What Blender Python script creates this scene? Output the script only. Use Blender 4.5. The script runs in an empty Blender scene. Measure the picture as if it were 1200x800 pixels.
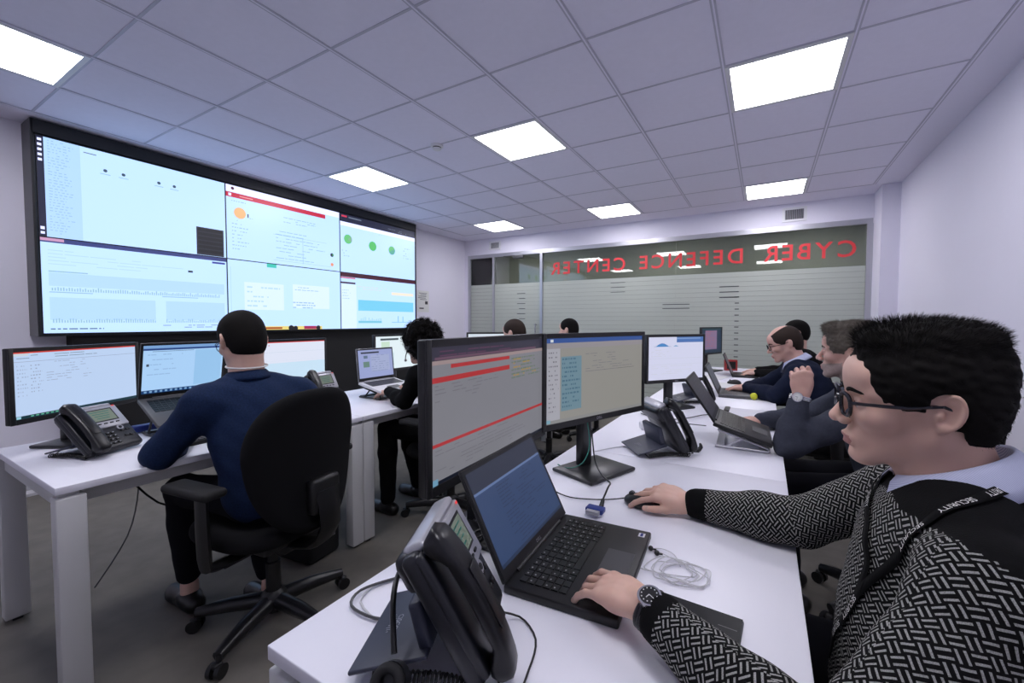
import bpy, bmesh, math, random
import numpy as np
from mathutils import Vector, Matrix, Euler
random.seed(7); rng = np.random.default_rng(7)
PI = math.pi
SC = bpy.context.scene
COL = SC.collection

# ------------------------------------------------------------------ camera, world, exposure
CAM_H = 1.28; CEIL = CAM_H + 1.447
cam_d = bpy.data.cameras.new('camera'); cam = bpy.data.objects.new('camera', cam_d); COL.objects.link(cam)
YAW, PITCH, ROLL, FPX = .5201, .0380, .0021, 489.35
def _basis():
    f = Vector((-math.sin(YAW)*math.cos(PITCH), math.cos(YAW)*math.cos(PITCH), -math.sin(PITCH)))
    r = Vector((math.cos(YAW), math.sin(YAW), 0)); u = r.cross(f)
    r2 = math.cos(ROLL)*r + math.sin(ROLL)*u; u2 = -math.sin(ROLL)*r + math.cos(ROLL)*u
    return r2, u2, f
_r, _u, _f = _basis()
cam.matrix_world = Matrix(((_r.x, _u.x, -_f.x, 0), (_r.y, _u.y, -_f.y, 0), (_r.z, _u.z, -_f.z, CAM_H), (0, 0, 0, 1)))
cam_d.sensor_fit = 'HORIZONTAL'; cam_d.sensor_width = 36
cam_d.lens = FPX/1200*36
cam_d.shift_x = -(615.6-600)/1200; cam_d.shift_y = (395.4-400)/1200
cam_d.clip_start = .02
SC.camera = cam
w = bpy.data.worlds.new('world'); SC.world = w; w.use_nodes = True
w.node_tree.nodes['Background'].inputs[0].default_value = (.6, .6, .7, 1)
w.node_tree.nodes['Background'].inputs[1].default_value = .02
SC.view_settings.view_transform = 'Standard'; SC.view_settings.look = 'None'
SC.view_settings.gamma = 1; SC.view_settings.use_curve_mapping = False
SC.view_settings.exposure = 0.0
LAMP = 15.0            # ceiling panel emission
WALLSCREEN = 1.05     # video wall emission
CORR = 8.0            # emission of the lamps added in the corridor
DESKSCREEN = .72

# ------------------------------------------------------------------ materials
def mat(name, col, rough=.5, metal=0, spec=.5, emit=None, estr=0, noise=0, nscale=40, bump=0, bscale=300, alpha=1, trans=0, coat=0, sheen=0, sss=0):
    m = bpy.data.materials.new(name); m.use_nodes = True; nt = m.node_tree; b = nt.nodes['Principled BSDF']
    c = tuple(col)+(1,) if len(col) == 3 else col
    b.inputs['Base Color'].default_value = c; b.inputs['Roughness'].default_value = rough
    b.inputs['Metallic'].default_value = metal; b.inputs['Specular IOR Level'].default_value = spec
    if emit is not None:
        b.inputs['Emission Color'].default_value = tuple(emit)+(1,); b.inputs['Emission Strength'].default_value = estr
    b.inputs['Alpha'].default_value = alpha; b.inputs['Transmission Weight'].default_value = trans
    b.inputs['Coat Weight'].default_value = coat; b.inputs['Sheen Weight'].default_value = sheen
    if sss:
        b.inputs['Subsurface Weight'].default_value = sss; b.inputs['Subsurface Radius'].default_value = (.012, .004, .002)
        b.inputs['Subsurface Scale'].default_value = .6
    tc = None
    if noise or bump:
        tc = nt.nodes.new('ShaderNodeTexCoord')
    if noise:
        n = nt.nodes.new('ShaderNodeTexNoise'); n.inputs['Scale'].default_value = nscale; n.inputs['Detail'].default_value = 4
        nt.links.new(tc.outputs['Object'], n.inputs['Vector'])
        mx = nt.nodes.new('ShaderNodeMix'); mx.data_type = 'RGBA'
        mx.inputs[6].default_value = tuple(max(0, x*(1-noise)) for x in c[:3])+(1,)
        mx.inputs[7].default_value = tuple(min(1, x*(1+noise)) for x in c[:3])+(1,)
        nt.links.new(n.outputs['Fac'], mx.inputs[0]); nt.links.new(mx.outputs[2], b.inputs['Base Color'])
    if bump:
        n2 = nt.nodes.new('ShaderNodeTexNoise'); n2.inputs['Scale'].default_value = bscale; n2.inputs['Detail'].default_value = 2
        nt.links.new(tc.outputs['Object'], n2.inputs['Vector'])
        bp = nt.nodes.new('ShaderNodeBump'); bp.inputs['Strength'].default_value = bump; bp.inputs['Distance'].default_value = .002
        nt.links.new(n2.outputs['Fac'], bp.inputs['Height']); nt.links.new(bp.outputs['Normal'], b.inputs['Normal'])
    return m
_em = {}
def em(r, g, b, s=1.0):
    k = (r, g, b, s)
    if k not in _em:
        m = bpy.data.materials.new('lit_pixels'); m.use_nodes = True; nt = m.node_tree
        bs = nt.nodes['Principled BSDF']; bs.inputs['Base Color'].default_value = (.01, .01, .012, 1); bs.inputs['Roughness'].default_value = .35
        bs.inputs['Emission Color'].default_value = (r, g, b, 1); bs.inputs['Emission Strength'].default_value = s
        _em[k] = m
    return _em[k]
def lin(r, g, b):
    f = lambda v: (v/255/12.92) if v/255 <= .04045 else ((v/255+.055)/1.055)**2.4
    return (f(r), f(g), f(b))
M_ = dict(
 wall=mat('painted_wall', (.80, .78, .88), .7, noise=.02, nscale=3, bump=.05),
 tile=mat('ceiling_tile', (.84, .82, .95), .9, noise=.03, nscale=25, bump=.15, bscale=120),
 tbar=mat('ceiling_bar', (.52, .51, .62), .5),
 border=mat('ceiling_border', (.84, .82, .95), .8),
 floor=mat('grey_carpet', (.165, .152, .130), .9, noise=.30, nscale=9, bump=.4, bscale=500),
 skirt=mat('white_skirting', (.6, .6, .62), .4),
 desk=mat('white_laminate', (.86, .855, .93), .38, noise=.01, nscale=5),
 deskleg=mat('white_metal', (.62, .62, .62), .4),
 deskedge=mat('desk_edge', (.62, .62, .66), .45),
 black=mat('black_plastic', (.008, .008, .009), .38, noise=.1),
 satin=mat('satin_black', (.012, .012, .014), .3),
 matte=mat('matte_black', (.010, .010, .011), .8, bump=.1),
 fabric=mat('black_fabric', (.007, .007, .008), .95, bump=.5, bscale=700, spec=.2),
 bezel=mat('monitor_bezel', (.010, .010, .011), .4),
 grey=mat('grey_plastic', (.07, .07, .075), .4),
 laptop=mat('laptop_shell', (.009, .009, .010), .42),
 lapgrey=mat('laptop_grey', (.10, .10, .105), .4),
 key=mat('black_key', (.006, .006, .007), .35),
 keyhi=mat('key_legend', (.35, .35, .36), .5),
 silver=mat('silver_plastic', (.42, .42, .46), .35, metal=.3),
 steel=mat('steel', (.6, .6, .62), .25, metal=1),
 alu=mat('aluminium', (.5, .5, .54), .35, metal=.7),
 white=mat('white_plastic', (.75, .75, .78), .4),
 phone=mat('phone_charcoal', (.012, .013, .018), .36),
 phonedk=mat('phone_dark', (.006, .006, .008), .32),
 phonebl=mat('phone_blue_charcoal', (.035, .040, .065), .45),
 darkglass=mat('dark_glass', (.006, .006, .008), .35, spec=.15),
 lcd=mat('lcd', (.22, .27, .20), .2, emit=(.22, .27, .2), estr=.12),
 cable=mat('black_cable', (.012, .012, .012), .4),
 cablew=mat('white_cable', (.6, .6, .62), .4),
 red=mat('red_vinyl', (.78, .05, .06), .5),
 red2=mat('red_plastic', (.40, .03, .03), .5),
 yellow=mat('yellow_rubber', (.60, .62, .03), .5, noise=.1),
 blue=mat('blue_plug', (.01, .03, .22), .4),
 green=mat('green_cable', (.01, .18, .13), .4),
 paper=mat('paper', (.75, .75, .74), .7),
 ink=mat('ink', (.05, .05, .06), .7),
 glasslens=mat('lens', (1, 1, 1), .02, trans=1, spec=.3),
 frame=mat('glasses_frame', (.012, .012, .018), .2),
 skin=mat('skin', (.68, .43, .34), .5, noise=.07, nscale=18, bump=.06, bscale=500, sss=.12),
 skin2=mat('skin_ruddy', (.64, .38, .31), .5, noise=.07, nscale=18, sss=.12),
 lip=mat('lips', (.46, .21, .19), .45),
 eye=mat('eye_white', (.6, .58, .56), .15),
 iris=mat('iris', (.03, .02, .012), .1),
 hair_black=mat('hair_black', (.0065, .0055, .005), .8, spec=.15),
 hair_grey=mat('hair_greybrown', (.115, .098, .080), .75, noise=.5, nscale=60, spec=.2),
 hair_brown=mat('hair_brown', (.030, .020, .016), .8, spec=.2),
 navyshirt=mat('navy_shirt', (.011, .023, .064), .8, noise=.55, nscale=160, bump=.2, bscale=400, spec=.12),
 navy=mat('navy_sweater', (.010, .014, .032), .9, noise=.2, bump=.3, bscale=300, spec=.12),
 slate=mat('slate_sweater', (.050, .055, .075), .9, noise=.25, nscale=90, bump=.3, bscale=300, spec=.12),
 slatedk=mat('dark_ribbed_cuff', (.012, .012, .015), .9, bump=.3, spec=.12),
 blackcloth=mat('black_cloth', (.0045, .0045, .005), .9, bump=.3, bscale=300, spec=.12),
 trousers=mat('dark_trousers', (.005, .005, .008), .9, bump=.2, bscale=300, spec=.12),
 shoe=mat('black_leather', (.008, .007, .007), .3),
 stubble=mat('stubble_skin', (.36, .27, .245), .7, noise=.25, nscale=120),
 nail=mat('nail', (.55, .36, .30), .3),
)
# ------------------------------------------------------------------ object helpers
def tag(o, label=None, cat=None, group=None, kind=None):
    if label: o['label'] = label
    if cat: o['category'] = cat
    if group: o['group'] = group
    if kind: o['kind'] = kind
    return o
def empty(name, loc=(0, 0, 0), rz=0, label=None, cat=None, group=None):
    o = bpy.data.objects.new(name, None); COL.objects.link(o); o.location = loc; o.rotation_euler = (0, 0, rz)
    o.empty_display_size = .05
    return tag(o, label, cat, group)
def copy_tree(o, parent=None):
    c = o.copy(); COL.objects.link(c)
    if parent is not None: c.parent = parent
    for ch in list(o.children): copy_tree(ch, c)
    return c
def place(o, loc, rz, label=None, group=None):
    o.location = loc; o.rotation_euler = (0, 0, rz)
    if label: o['label'] = label
    if group: o['group'] = group
    return o
class MB:
    def __init__(s): s.v = []; s.f = []; s.m = []; s.sm = []
    def add(s, vs, fs, mi=0, T=None, smooth=True):
        n = len(s.v)
        if T is not None: vs = [T @ Vector(p) for p in vs]
        s.v += [tuple(p) for p in vs]; s.f += [tuple(i+n for i in f) for f in fs]
        s.m += [mi]*len(fs); s.sm += [smooth]*len(fs)
        return s
    def box(s, c, size, mi=0, bev=0, T=None, rot=None, seg=2):
        R = Matrix.Translation(c)
        if rot is not None: R = R @ Euler(rot).to_matrix().to_4x4()
        if T is not None: R = T @ R
        hx, hy, hz = size[0]/2, size[1]/2, size[2]/2
        if bev <= 0:
            vs = [(x, y, z) for x in (-hx, hx) for y in (-hy, hy) for z in (-hz, hz)]
            fs = [(0, 1, 3, 2), (4, 6, 7, 5), (0, 4, 5, 1), (2, 3, 7, 6), (0, 2, 6, 4), (1, 5, 7, 3)]
            return s.add(vs, fs, mi, R, False)
        bm = bmesh.new(); bmesh.ops.create_cube(bm, size=1)
        bmesh.ops.scale(bm, vec=size, verts=bm.verts)
        bmesh.ops.bevel(bm, geom=bm.edges[:], offset=min(bev, min(size)*.49), segments=seg, profile=.5, affect='EDGES')
        bm.verts.index_update()
        s.add([v.co[:] for v in bm.verts], [[v.index for v in f.verts] for f in bm.faces], mi, R, True)
        bm.free(); return s
    def cyl(s, p0, p1, r0, r1=None, n=16, mi=0, T=None, caps=True):
        r1 = r0 if r1 is None else r1
        p0, p1 = Vector(p0), Vector(p1); d = (p1-p0).normalized()
        a = d.orthogonal().normalized(); b = d.cross(a)
        vs = []
        for p, r in ((p0, r0), (p1, r1)):
            for i in range(n):
                t = 2*PI*i/n; vs.append(p+(a*math.cos(t)+b*math.sin(t))*r)
        fs = [(i, (i+1) % n, n+(i+1) % n, n+i) for i in range(n)]
        s.add(vs, fs, mi, T, True)
        if caps:
            s.add(vs[:n], [tuple(range(n))[::-1]], mi, T, False); s.add(vs[n:], [tuple(range(n))], mi, T, False)
        return s
    def tube(s, pts, r, n=8, mi=0, T=None, closed=False, sub=0, flat=None):
        P = [Vector(p) for p in pts]
        rad = list(r) if isinstance(r, (list, tuple)) else [r]*len(P)
        for _ in range(sub):
            Q = []; RR = []; m = len(P)
            for i in range(m if closed else m-1):
                p0 = P[(i-1) % m] if (closed or i > 0) else P[i]; p1 = P[i]; p2 = P[(i+1) % m]
                p3 = P[(i+2) % m] if (closed or i < m-2) else P[i+1]
                Q += [p1, (p1+p2)*.5625-(p0+p3)*.0625]; RR += [rad[i], (rad[i]+rad[(i+1) % m])/2]
            if not closed: Q.append(P[-1]); RR.append(rad[-1])
            P, rad = Q, RR
        m = len(P); prev = None; vs = []
        for i in range(m):
            if closed: t = P[(i+1) % m]-P[(i-1) % m]
            else: t = P[min(i+1, m-1)]-P[max(i-1, 0)]
            if t.length < 1e-9: t = Vector((0, 0, 1))
            t.normalize()
            if prev is None: a = t.orthogonal().normalized()
            else:
                a = prev-t*prev.dot(t)
                a = a.normalized() if a.length > 1e-6 else t.orthogonal().normalized()
            prev = a; b = t.cross(a)
            for k in range(n):
                th = 2*PI*k/n; off = (a*math.cos(th)+b*math.sin(th))*rad[i]
                if flat: off = Vector((off.x*flat[0], off.y*flat[1], off.z*flat[2]))
                vs.append(P[i]+off)
        fs = []
        for i in range(m if closed else m-1):
            j = (i+1) % m
            for k in range(n): fs.append((i*n+k, i*n+(k+1) % n, j*n+(k+1) % n, j*n+k))
        if not closed: fs += [tuple(range(n))[::-1], tuple((m-1)*n+k for k in range(n))]
        return s.add(vs, fs, mi, T, True)
    def prism(s, poly, h0, h1, mi=0, T=None, axis='z', smooth=False):
        # poly list of (a,b); extruded from h0 to h1 along axis
        def P(a, b, h): return {'z': (a, b, h), 'y': (a, h, b), 'x': (h, a, b)}[axis]
        n = len(poly); vs = [P(a, b, h0) for a, b in poly]+[P(a, b, h1) for a, b in poly]
        s.add(vs, [tuple(range(n))[::-1], tuple(range(n, 2*n))], mi, T, False)
        s.add(vs, [(i, (i+1) % n, n+(i+1) % n, n+i) for i in range(n)], mi, T, smooth)
        return s
    def ball(s, c, r, mi=0, T=None, n=14, m=9):
        if not isinstance(r, (tuple, list)): r = (r, r, r)
        vs = [(c[0]+r[0]*math.sin(PI*i/m)*math.cos(2*PI*k/n), c[1]+r[1]*math.sin(PI*i/m)*math.sin(2*PI*k/n), c[2]+r[2]*math.cos(PI*i/m)) for i in range(m+1) for k in range(n)]
        fs = [(i*n+k, (i+1)*n+k, (i+1)*n+(k+1) % n, i*n+(k+1) % n) for i in range(m) for k in range(n)]
        return s.add(vs, fs, mi, T, True)
    def lathe(s, prof, c=(0, 0, 0), n=24, mi=0, T=None):
        vs = [(c[0]+r*math.cos(2*PI*k/n), c[1]+r*math.sin(2*PI*k/n), c[2]+z) for r, z in prof for k in range(n)]
        m = len(prof)
        fs = [(i*n+k, i*n+(k+1) % n, (i+1)*n+(k+1) % n, (i+1)*n+k) for i in range(m-1) for k in range(n)]
        return s.add(vs, fs, mi, T, True)
    def build(s, name, mats, parent=None, label=None, autosmooth=True):
        me = bpy.data.meshes.new(name); me.from_pydata(s.v, [], s.f)
        if not isinstance(mats, (list, tuple)): mats = [mats]
        for m in mats: me.materials.append(M_[m] if isinstance(m, str) else m)
        me.polygons.foreach_set('material_index', s.m); me.polygons.foreach_set('use_smooth', s.sm)
        me.validate(); me.update()
        bm = bmesh.new(); bm.from_mesh(me); bmesh.ops.recalc_face_normals(bm, faces=bm.faces)
        if autosmooth:
            for e in bm.edges:
                if len(e.link_faces) == 2 and e.calc_face_angle(0) > .9: e.smooth = False
        bm.to_mesh(me); bm.free()
        o = bpy.data.objects.new(name, me); COL.objects.link(o)
        if parent is not None: o.parent = parent
        if label: o['label'] = label
        return o
def struct(o): o['kind'] = 'structure'; return o

def text_mesh(txt, size, depth=0, bold=0):
    cu = bpy.data.curves.new('t', 'FONT'); cu.body = txt; cu.size = size; cu.extrude = depth; cu.offset = bold; cu.resolution_u = 3
    o = bpy.data.objects.new('t', cu); COL.objects.link(o)
    bpy.context.view_layer.update(); dg = bpy.context.evaluated_depsgraph_get()
    me = o.evaluated_get(dg).to_mesh(); vs = [v.co[:] for v in me.vertices]; fs = [tuple(p.vertices) for p in me.polygons]
    o.evaluated_get(dg).to_mesh_clear(); bpy.data.objects.remove(o); bpy.data.curves.remove(cu)
    return vs, fs

# ------------------------------------------------------------------ implicit-surface modeller (bodies, clothes, shoes, seats)
def RC(a, b, r1, r2=None):
    a, b = np.array(a, np.float32), np.array(b, np.float32); r2 = r1 if r2 is None else r2
    ba = b-a; L2 = max(float(ba@ba), 1e-9)
    def f(p):
        q = p-a; t = np.clip((q@ba)/L2, 0, 1); d = q-t[:, None]*ba
        return np.sqrt((d*d).sum(1))-(r1+t*(r2-r1))
    f.box = (np.minimum(a-r1, b-r2), np.maximum(a+r1, b+r2)); return f
def EL(c, r, R=None):
    c, r = np.array(c, np.float32), np.array(r, np.float32)
    Rm = np.eye(3, dtype=np.float32) if R is None else np.array(R, np.float32)   # columns = local axes in world
    def f(p):
        q = (p-c)@Rm; k0 = np.sqrt(((q/r)**2).sum(1)); k1 = np.sqrt(((q/r**2)**2).sum(1))+1e-9
        return k0*(k0-1)/k1
    m = float(max(r)); f.box = (c-m, c+m); return f
def BX(c, h, rd=.01, R=None):
    c, h = np.array(c, np.float32), np.array(h, np.float32)-rd
    Rm = np.eye(3, dtype=np.float32) if R is None else np.array(R, np.float32)
    def f(p):
        q = np.abs((p-c)@Rm)-h
        return np.sqrt((np.maximum(q, 0)**2).sum(1))+np.minimum(q.max(1), 0)-rd
    m = float(np.linalg.norm(h+rd)); f.box = (c-m, c+m); return f
def TOR(c, R, rx, ry, rr):     # elliptical ring in local xz plane (axis = local y)
    c = np.array(c, np.float32); Rm = np.array(R, np.float32)
    def f(p):
        q = (p-c)@Rm; k = np.sqrt((q[:, 0]/rx)**2+(q[:, 2]/ry)**2)+1e-9
        g = (k-1)*np.sqrt(q[:, 0]**2+q[:, 2]**2)/k
        return np.sqrt(g*g+q[:, 1]**2)-rr
    m = max(rx, ry)+rr; f.box = (c-m, c+m); return f
def XF(prim, M):               # place a primitive given in head/hand space into the world by a 4x4
    Mi = np.array(M.inverted(), np.float32); M = np.array(M, np.float32)
    def f(p): return prim(p@Mi[:3, :3].T+Mi[:3, 3])
    lo, hi = prim.box
    cs = np.array([[x, y, z] for x in (lo[0], hi[0]) for y in (lo[1], hi[1]) for z in (lo[2], hi[2])])@M[:3, :3].T+M[:3, 3]
    f.box = (cs.min(0), cs.max(0)); return f
def smin(a, b, k):
    if k <= 0: return np.minimum(a, b)
    h = np.maximum(k-np.abs(a-b), 0)/k
    return np.minimum(a, b)-h*h*k*.25
def evals(ops, p):
    V = np.full(len(p), 9., np.float32)
    for o, k, f in ops:
        d = f(p)
        if o == 'u': V = smin(V, d, k)
        elif o == 's': V = -smin(-V, d, k)
        elif o == 'i': V = -smin(-V, -d, k)
        elif o == 'n': V = V+d
    return V
def sdf_mesh(ops, h, warp=None):
    us = [f for o, k, f in ops if o == 'u']
    lo = np.min([f.box[0] for f in us], 0)-3*h; hi = np.max([f.box[1] for f in us], 0)+3*h
    B = 8*h; nb = np.ceil((hi-lo)/B).astype(int)
    I = np.stack(np.meshgrid(*[np.arange(n) for n in nb], indexing='ij'), -1).reshape(-1, 3)
    cen = (lo+(I+.5)*B).astype(np.float32); hd = B*.87
    V = evals(ops, cen); I = I[np.abs(V) < hd*2.0+.005]; cen = (lo+(I+.5)*B).astype(np.float32)
    nB = len(I); g = np.arange(9)
    L = np.stack(np.meshgrid(g, g, g, indexing='ij'), -1).reshape(-1, 3)
    P = (lo+(I[:, None, :]*8+L[None])*h).astype(np.float32)      # nB,729,3
    V = np.full((nB, 729), 9., np.float32)
    for o, k, f in ops:
        if o in 'ni': idx = np.arange(nB)
        else:
            dc = f(cen); idx = np.nonzero(dc < hd*3.0+k*1.3+.006)[0]
        if len(idx) == 0: continue
        for c0 in range(0, len(idx), 600):
            ii = idx[c0:c0+600]; d = f(P[ii].reshape(-1, 3)).reshape(len(ii), 729); v = V[ii]
            if o == 'u': v = smin(v, d, k)
            elif o == 's': v = -smin(-v, d, k)
            elif o == 'i': v = -smin(-v, -d, k)
            else: v = v+d
            V[ii] = v
    V = V.reshape(nB, 9, 9, 9); V = np.where(V == 0, 1e-7, V); S = V < 0
    P4 = P.reshape(nB, 9, 9, 9, 3)
    NX, NY, NZ = (nb*8+1)
    acc = np.zeros((nB, 8, 8, 8, 3), np.float32); cnt = np.zeros((nB, 8, 8, 8), np.float32)
    sl = lambda o: slice(o, o+8)
    for ax in range(3):
        for a in (0, 1):
            for b in (0, 1):
                o0 = [0, 0, 0]; oth = [i for i in range(3) if i != ax]; o0[oth[0]] = a; o0[oth[1]] = b
                o1 = list(o0); o1[ax] = 1
                v0 = V[:, sl(o0[0]), sl(o0[1]), sl(o0[2])]; v1 = V[:, sl(o1[0]), sl(o1[1]), sl(o1[2])]
                c = (v0 < 0) != (v1 < 0); t = np.where(c, v0/np.where(c, v0-v1, 1), 0)
                p0 = P4[:, sl(o0[0]), sl(o0[1]), sl(o0[2])]; p1 = P4[:, sl(o1[0]), sl(o1[1]), sl(o1[2])]
                acc += np.where(c[..., None], p0+(p1-p0)*t[..., None], 0); cnt += c
    act = cnt > 0; bi = np.nonzero(act)
    gc = I[bi[0]]*8+np.stack(bi[1:], 1)
    ids = (gc[:, 0].astype(np.int64)*NY+gc[:, 1])*NZ+gc[:, 2]
    verts = acc[act]/cnt[act][:, None]
    od = np.argsort(ids); ids = ids[od]; verts = verts[od]
    faces = []
    st = (NY*NZ, NZ, 1)
    for ax in range(3):
        e = [0, 0, 0]; e[ax] = 1
        s0 = S[:, 0:8, 0:8, 0:8]; s1 = S[:, e[0]:e[0]+8, e[1]:e[1]+8, e[2]:e[2]+8]
        c = np.nonzero(s0 != s1); 
        gp = I[c[0]]*8+np.stack(c[1:], 1); base = (gp[:, 0].astype(np.int64)*NY+gp[:, 1])*NZ+gp[:, 2]
        u_, v_ = [(1, 2), (2, 0), (0, 1)][ax]
        q = np.stack([base-st[u_]-st[v_], base-st[v_], base, base-st[u_]], 1)
        fl = ~s0[c]; q[fl] = q[fl][:, ::-1]
        k = np.searchsorted(ids, q); k = np.minimum(k, len(ids)-1); ok = (ids[k] == q).all(1)
        faces.append(k[ok])
    F = np.concatenate(faces)
    lab = np.arange(len(verts)); E_ = np.concatenate([F[:, [0, 1]], F[:, [1, 2]], F[:, [2, 3]], F[:, [3, 0]]])
    for _ in range(400):                                 # drop stray crumbs
        old = lab.copy(); m = np.minimum(lab[E_[:, 0]], lab[E_[:, 1]]); np.minimum.at(lab, E_[:, 0], m); np.minimum.at(lab, E_[:, 1], m); lab = lab[lab]
        if (lab == old).all(): break
    u_l, c_l = np.unique(lab, return_counts=True); big = u_l[c_l > .04*len(verts)]; keep = np.isin(lab, big)
    F = F[keep[F[:, 0]]]; idx_ = np.cumsum(keep)-1; verts = verts[keep]; F = idx_[F]
    for _ in range(1):                                   # light relaxation
        s = np.zeros_like(verts); n = np.zeros(len(verts), np.float32)
        for a, b in ((0, 1), (1, 2), (2, 3), (3, 0)):
            np.add.at(s, F[:, a], verts[F[:, b]]); np.add.at(s, F[:, b], verts[F[:, a]])
            np.add.at(n, F[:, a], 1); np.add.at(n, F[:, b], 1)
        verts = verts*.5+s/np.maximum(n, 1)[:, None]*.5
    if warp is not None: verts = warp(verts)
    return verts, F
def np_obj(name, verts, F, mats, parent=None, mi=None, uv=None, label=None):
    verts = np.asarray(verts)-(np.array(parent.location) if parent is not None else 0)
    me = bpy.data.meshes.new(name); me.vertices.add(len(verts)); me.vertices.foreach_set('co', np.asarray(verts, np.float32).ravel())
    k = F.shape[1]; me.loops.add(F.size); me.loops.foreach_set('vertex_index', F.astype(np.int32).ravel())
    me.polygons.add(len(F)); me.polygons.foreach_set('loop_start', np.arange(0, F.size, k, dtype=np.int32))
    me.polygons.foreach_set('use_smooth', np.ones(len(F), bool))
    for m in (mats if isinstance(mats, (list, tuple)) else [mats]): me.materials.append(M_[m] if isinstance(m, str) else m)
    if mi is not None: me.polygons.foreach_set('material_index', mi.astype(np.int32))
    if uv is not None:
        l = me.uv_layers.new(name='UVMap'); l.data.foreach_set('uv', uv.astype(np.float32).ravel())
    me.update(calc_edges=True); me.validate()
    o = bpy.data.objects.new(name, me); COL.objects.link(o)
    if parent is not None: o.parent = parent
    if label: o['label'] = label
    return o
# ------------------------------------------------------------------ room shell
XL, XR, YF, YB = -4.75, 1.20, 6.08, -1.54
GX, GY = -.2338, 2.6594
def sbox(name, lo, hi, m):
    b = MB(); b.box([(lo[i]+hi[i])/2 for i in range(3)], [hi[i]-lo[i] for i in range(3)])
    return struct(b.build(name, m))
sbox('floor', (XL-.1, YB-.1, -.1), (XR+.1, 8.3, 0), 'floor')
sbox('wall_left', (XL-.1, YB-.1, 0), (XL, YF+.12, CEIL+.1), 'wall')
sbox('wall_right', (XR, YB-.1, 0), (XR+.1, YF+.12, CEIL+.1), 'wall')
sbox('wall_rear', (XL, YB-.1, 0), (XR, YB, CEIL+.1), 'wall')
b = MB(); b.box((( XL+XR)/2, YF+.06, (2.46+CEIL)/2+.02), (XR-XL, .12, CEIL-2.46+.04)); b.box((1.125, YF+.06, 1.23), (.15, .12, 2.46)); b.box((-4.715, YF+.06, 1.23), (.07, .12, 2.46))
struct(b.build('wall_far', 'wall'))
sbox('trim_1', (1.045, 5.72, 0), (XR, YF, CEIL), 'wall')     # pilaster in the corner
b = MB()
b.box((XL+.008, (YB+YF)/2, .04), (.016, YF-YB, .08)); struct(b.build('baseboard_left', 'skirt'))
b = MB(); b.box((XR-.008, (YB+5.72)/2, .04), (.016, 5.72-YB, .08)); struct(b.build('baseboard_right', 'skirt'))
# ceiling: tile sheet, perimeter strips, bars
LIGHTS = [(i, j) for i in (-6, -3, 0) for j in (-4, 0, 4)]
b = MB()
cols = [XL]+[GX+.6*i for i in range(-7, 3)]+[XR]; rows = [YB]+[GY+.6*j for j in range(-6, 6)]+[YF]
holes = {(round(GX+.6*i, 3), round(GY+.6*j, 3)) for i, j in LIGHTS}
for i in range(len(cols)-1):
    for j in range(len(rows)-1):
        if (round(cols[i], 3), round(rows[j], 3)) in holes:
            x0, x1, y0, y1 = cols[i], cols[i+1], rows[j], rows[j+1]
            b.box(((x0+x1)/2, (y0+y1)/2, CEIL+.09), (x1-x0, y1-y0, .02), 1); continue
        edge = i in (0, len(cols)-2) or j == len(rows)-2
        x0, x1, y0, y1 = cols[i], cols[i+1], rows[j], rows[j+1]
        b.box(((x0+x1)/2, (y0+y1)/2, CEIL+.05), (x1-x0, y1-y0, .1), 1 if edge else 0)
for x in cols[1:-1]: b.box((x, (YB+rows[-2])/2, CEIL-.0015), (.026, rows[-2]-YB, .005), 2)
for x in cols[1:-1]: b.box((x, (YB+rows[-2])/2, CEIL-.0045), (.008, rows[-2]-YB, .002), 3)
for y in rows[1:-1]: b.box(((cols[1]+cols[-2])/2, y, CEIL-.001), (cols[-2]-cols[1], .013, .004), 2)
struct(b.build('ceiling', ['tile', 'border', 'tbar', 'border']))
lampm = mat('lamp_diffuser', (.9, .9, .9), .5, emit=(.985, .97, 1.04), estr=LAMP)
WHERE = {(-6, -4): 'in the near left corner of the ceiling', (-3, -4): 'over the near middle of the room', (0, -4): 'over the near end of the right desks', (-6, 0): 'beside the video wall top, nearest the wall screens',
         (-3, 0): 'in the middle of the ceiling, near the smoke detector', (0, 0): 'over the right desk row, the largest in view', (-6, 4): 'farthest left, by the small far vent', (-3, 4): 'middle of the far row by the glass wall', (0, 4): 'in front of the right-hand wall vent'}
lp = None
for i, j in LIGHTS:
    x, y = GX+.6*i+.3, GY+.6*j+.3
    if lp is None:
        lp = empty('ceiling_light'); b = MB()
        for s in (-1, 1):
            b.box((s*.281, 0, .004), (.026, .588, .014)); b.box((0, s*.281, .004), (.536, .026, .014))
        b.build('frame', 'white', lp); b = MB(); b.box((0, 0, .002), (.54, .54, .006)); b.build('diffuser', lampm, lp); o = lp
    else: o = copy_tree(lp)
    place(o, (x, y, CEIL-.004), 0, 'square white recessed ceiling light '+WHERE[(i, j)], 'square ceiling lights'); o['category'] = 'ceiling light'
# smoke detector
o = empty('smoke_detector', (-2.367, 2.665, CEIL), 0, 'small round white smoke detector on the ceiling between two lights', 'smoke detector')
MB().lathe([(.0, 0), (.05, 0), (.052, -.012), (.045, -.018), (.0, -.018)]).build('base', 'white', o)
MB().lathe([(.034, -.018), (.034, -.026), (.0, -.026)]).build('sensor_slot', 'black', o)
MB().lathe([(.0, -.026), (.036, -.026), (.030, -.038), (.0, -.042)]).build('cap', 'white', o)
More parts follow.
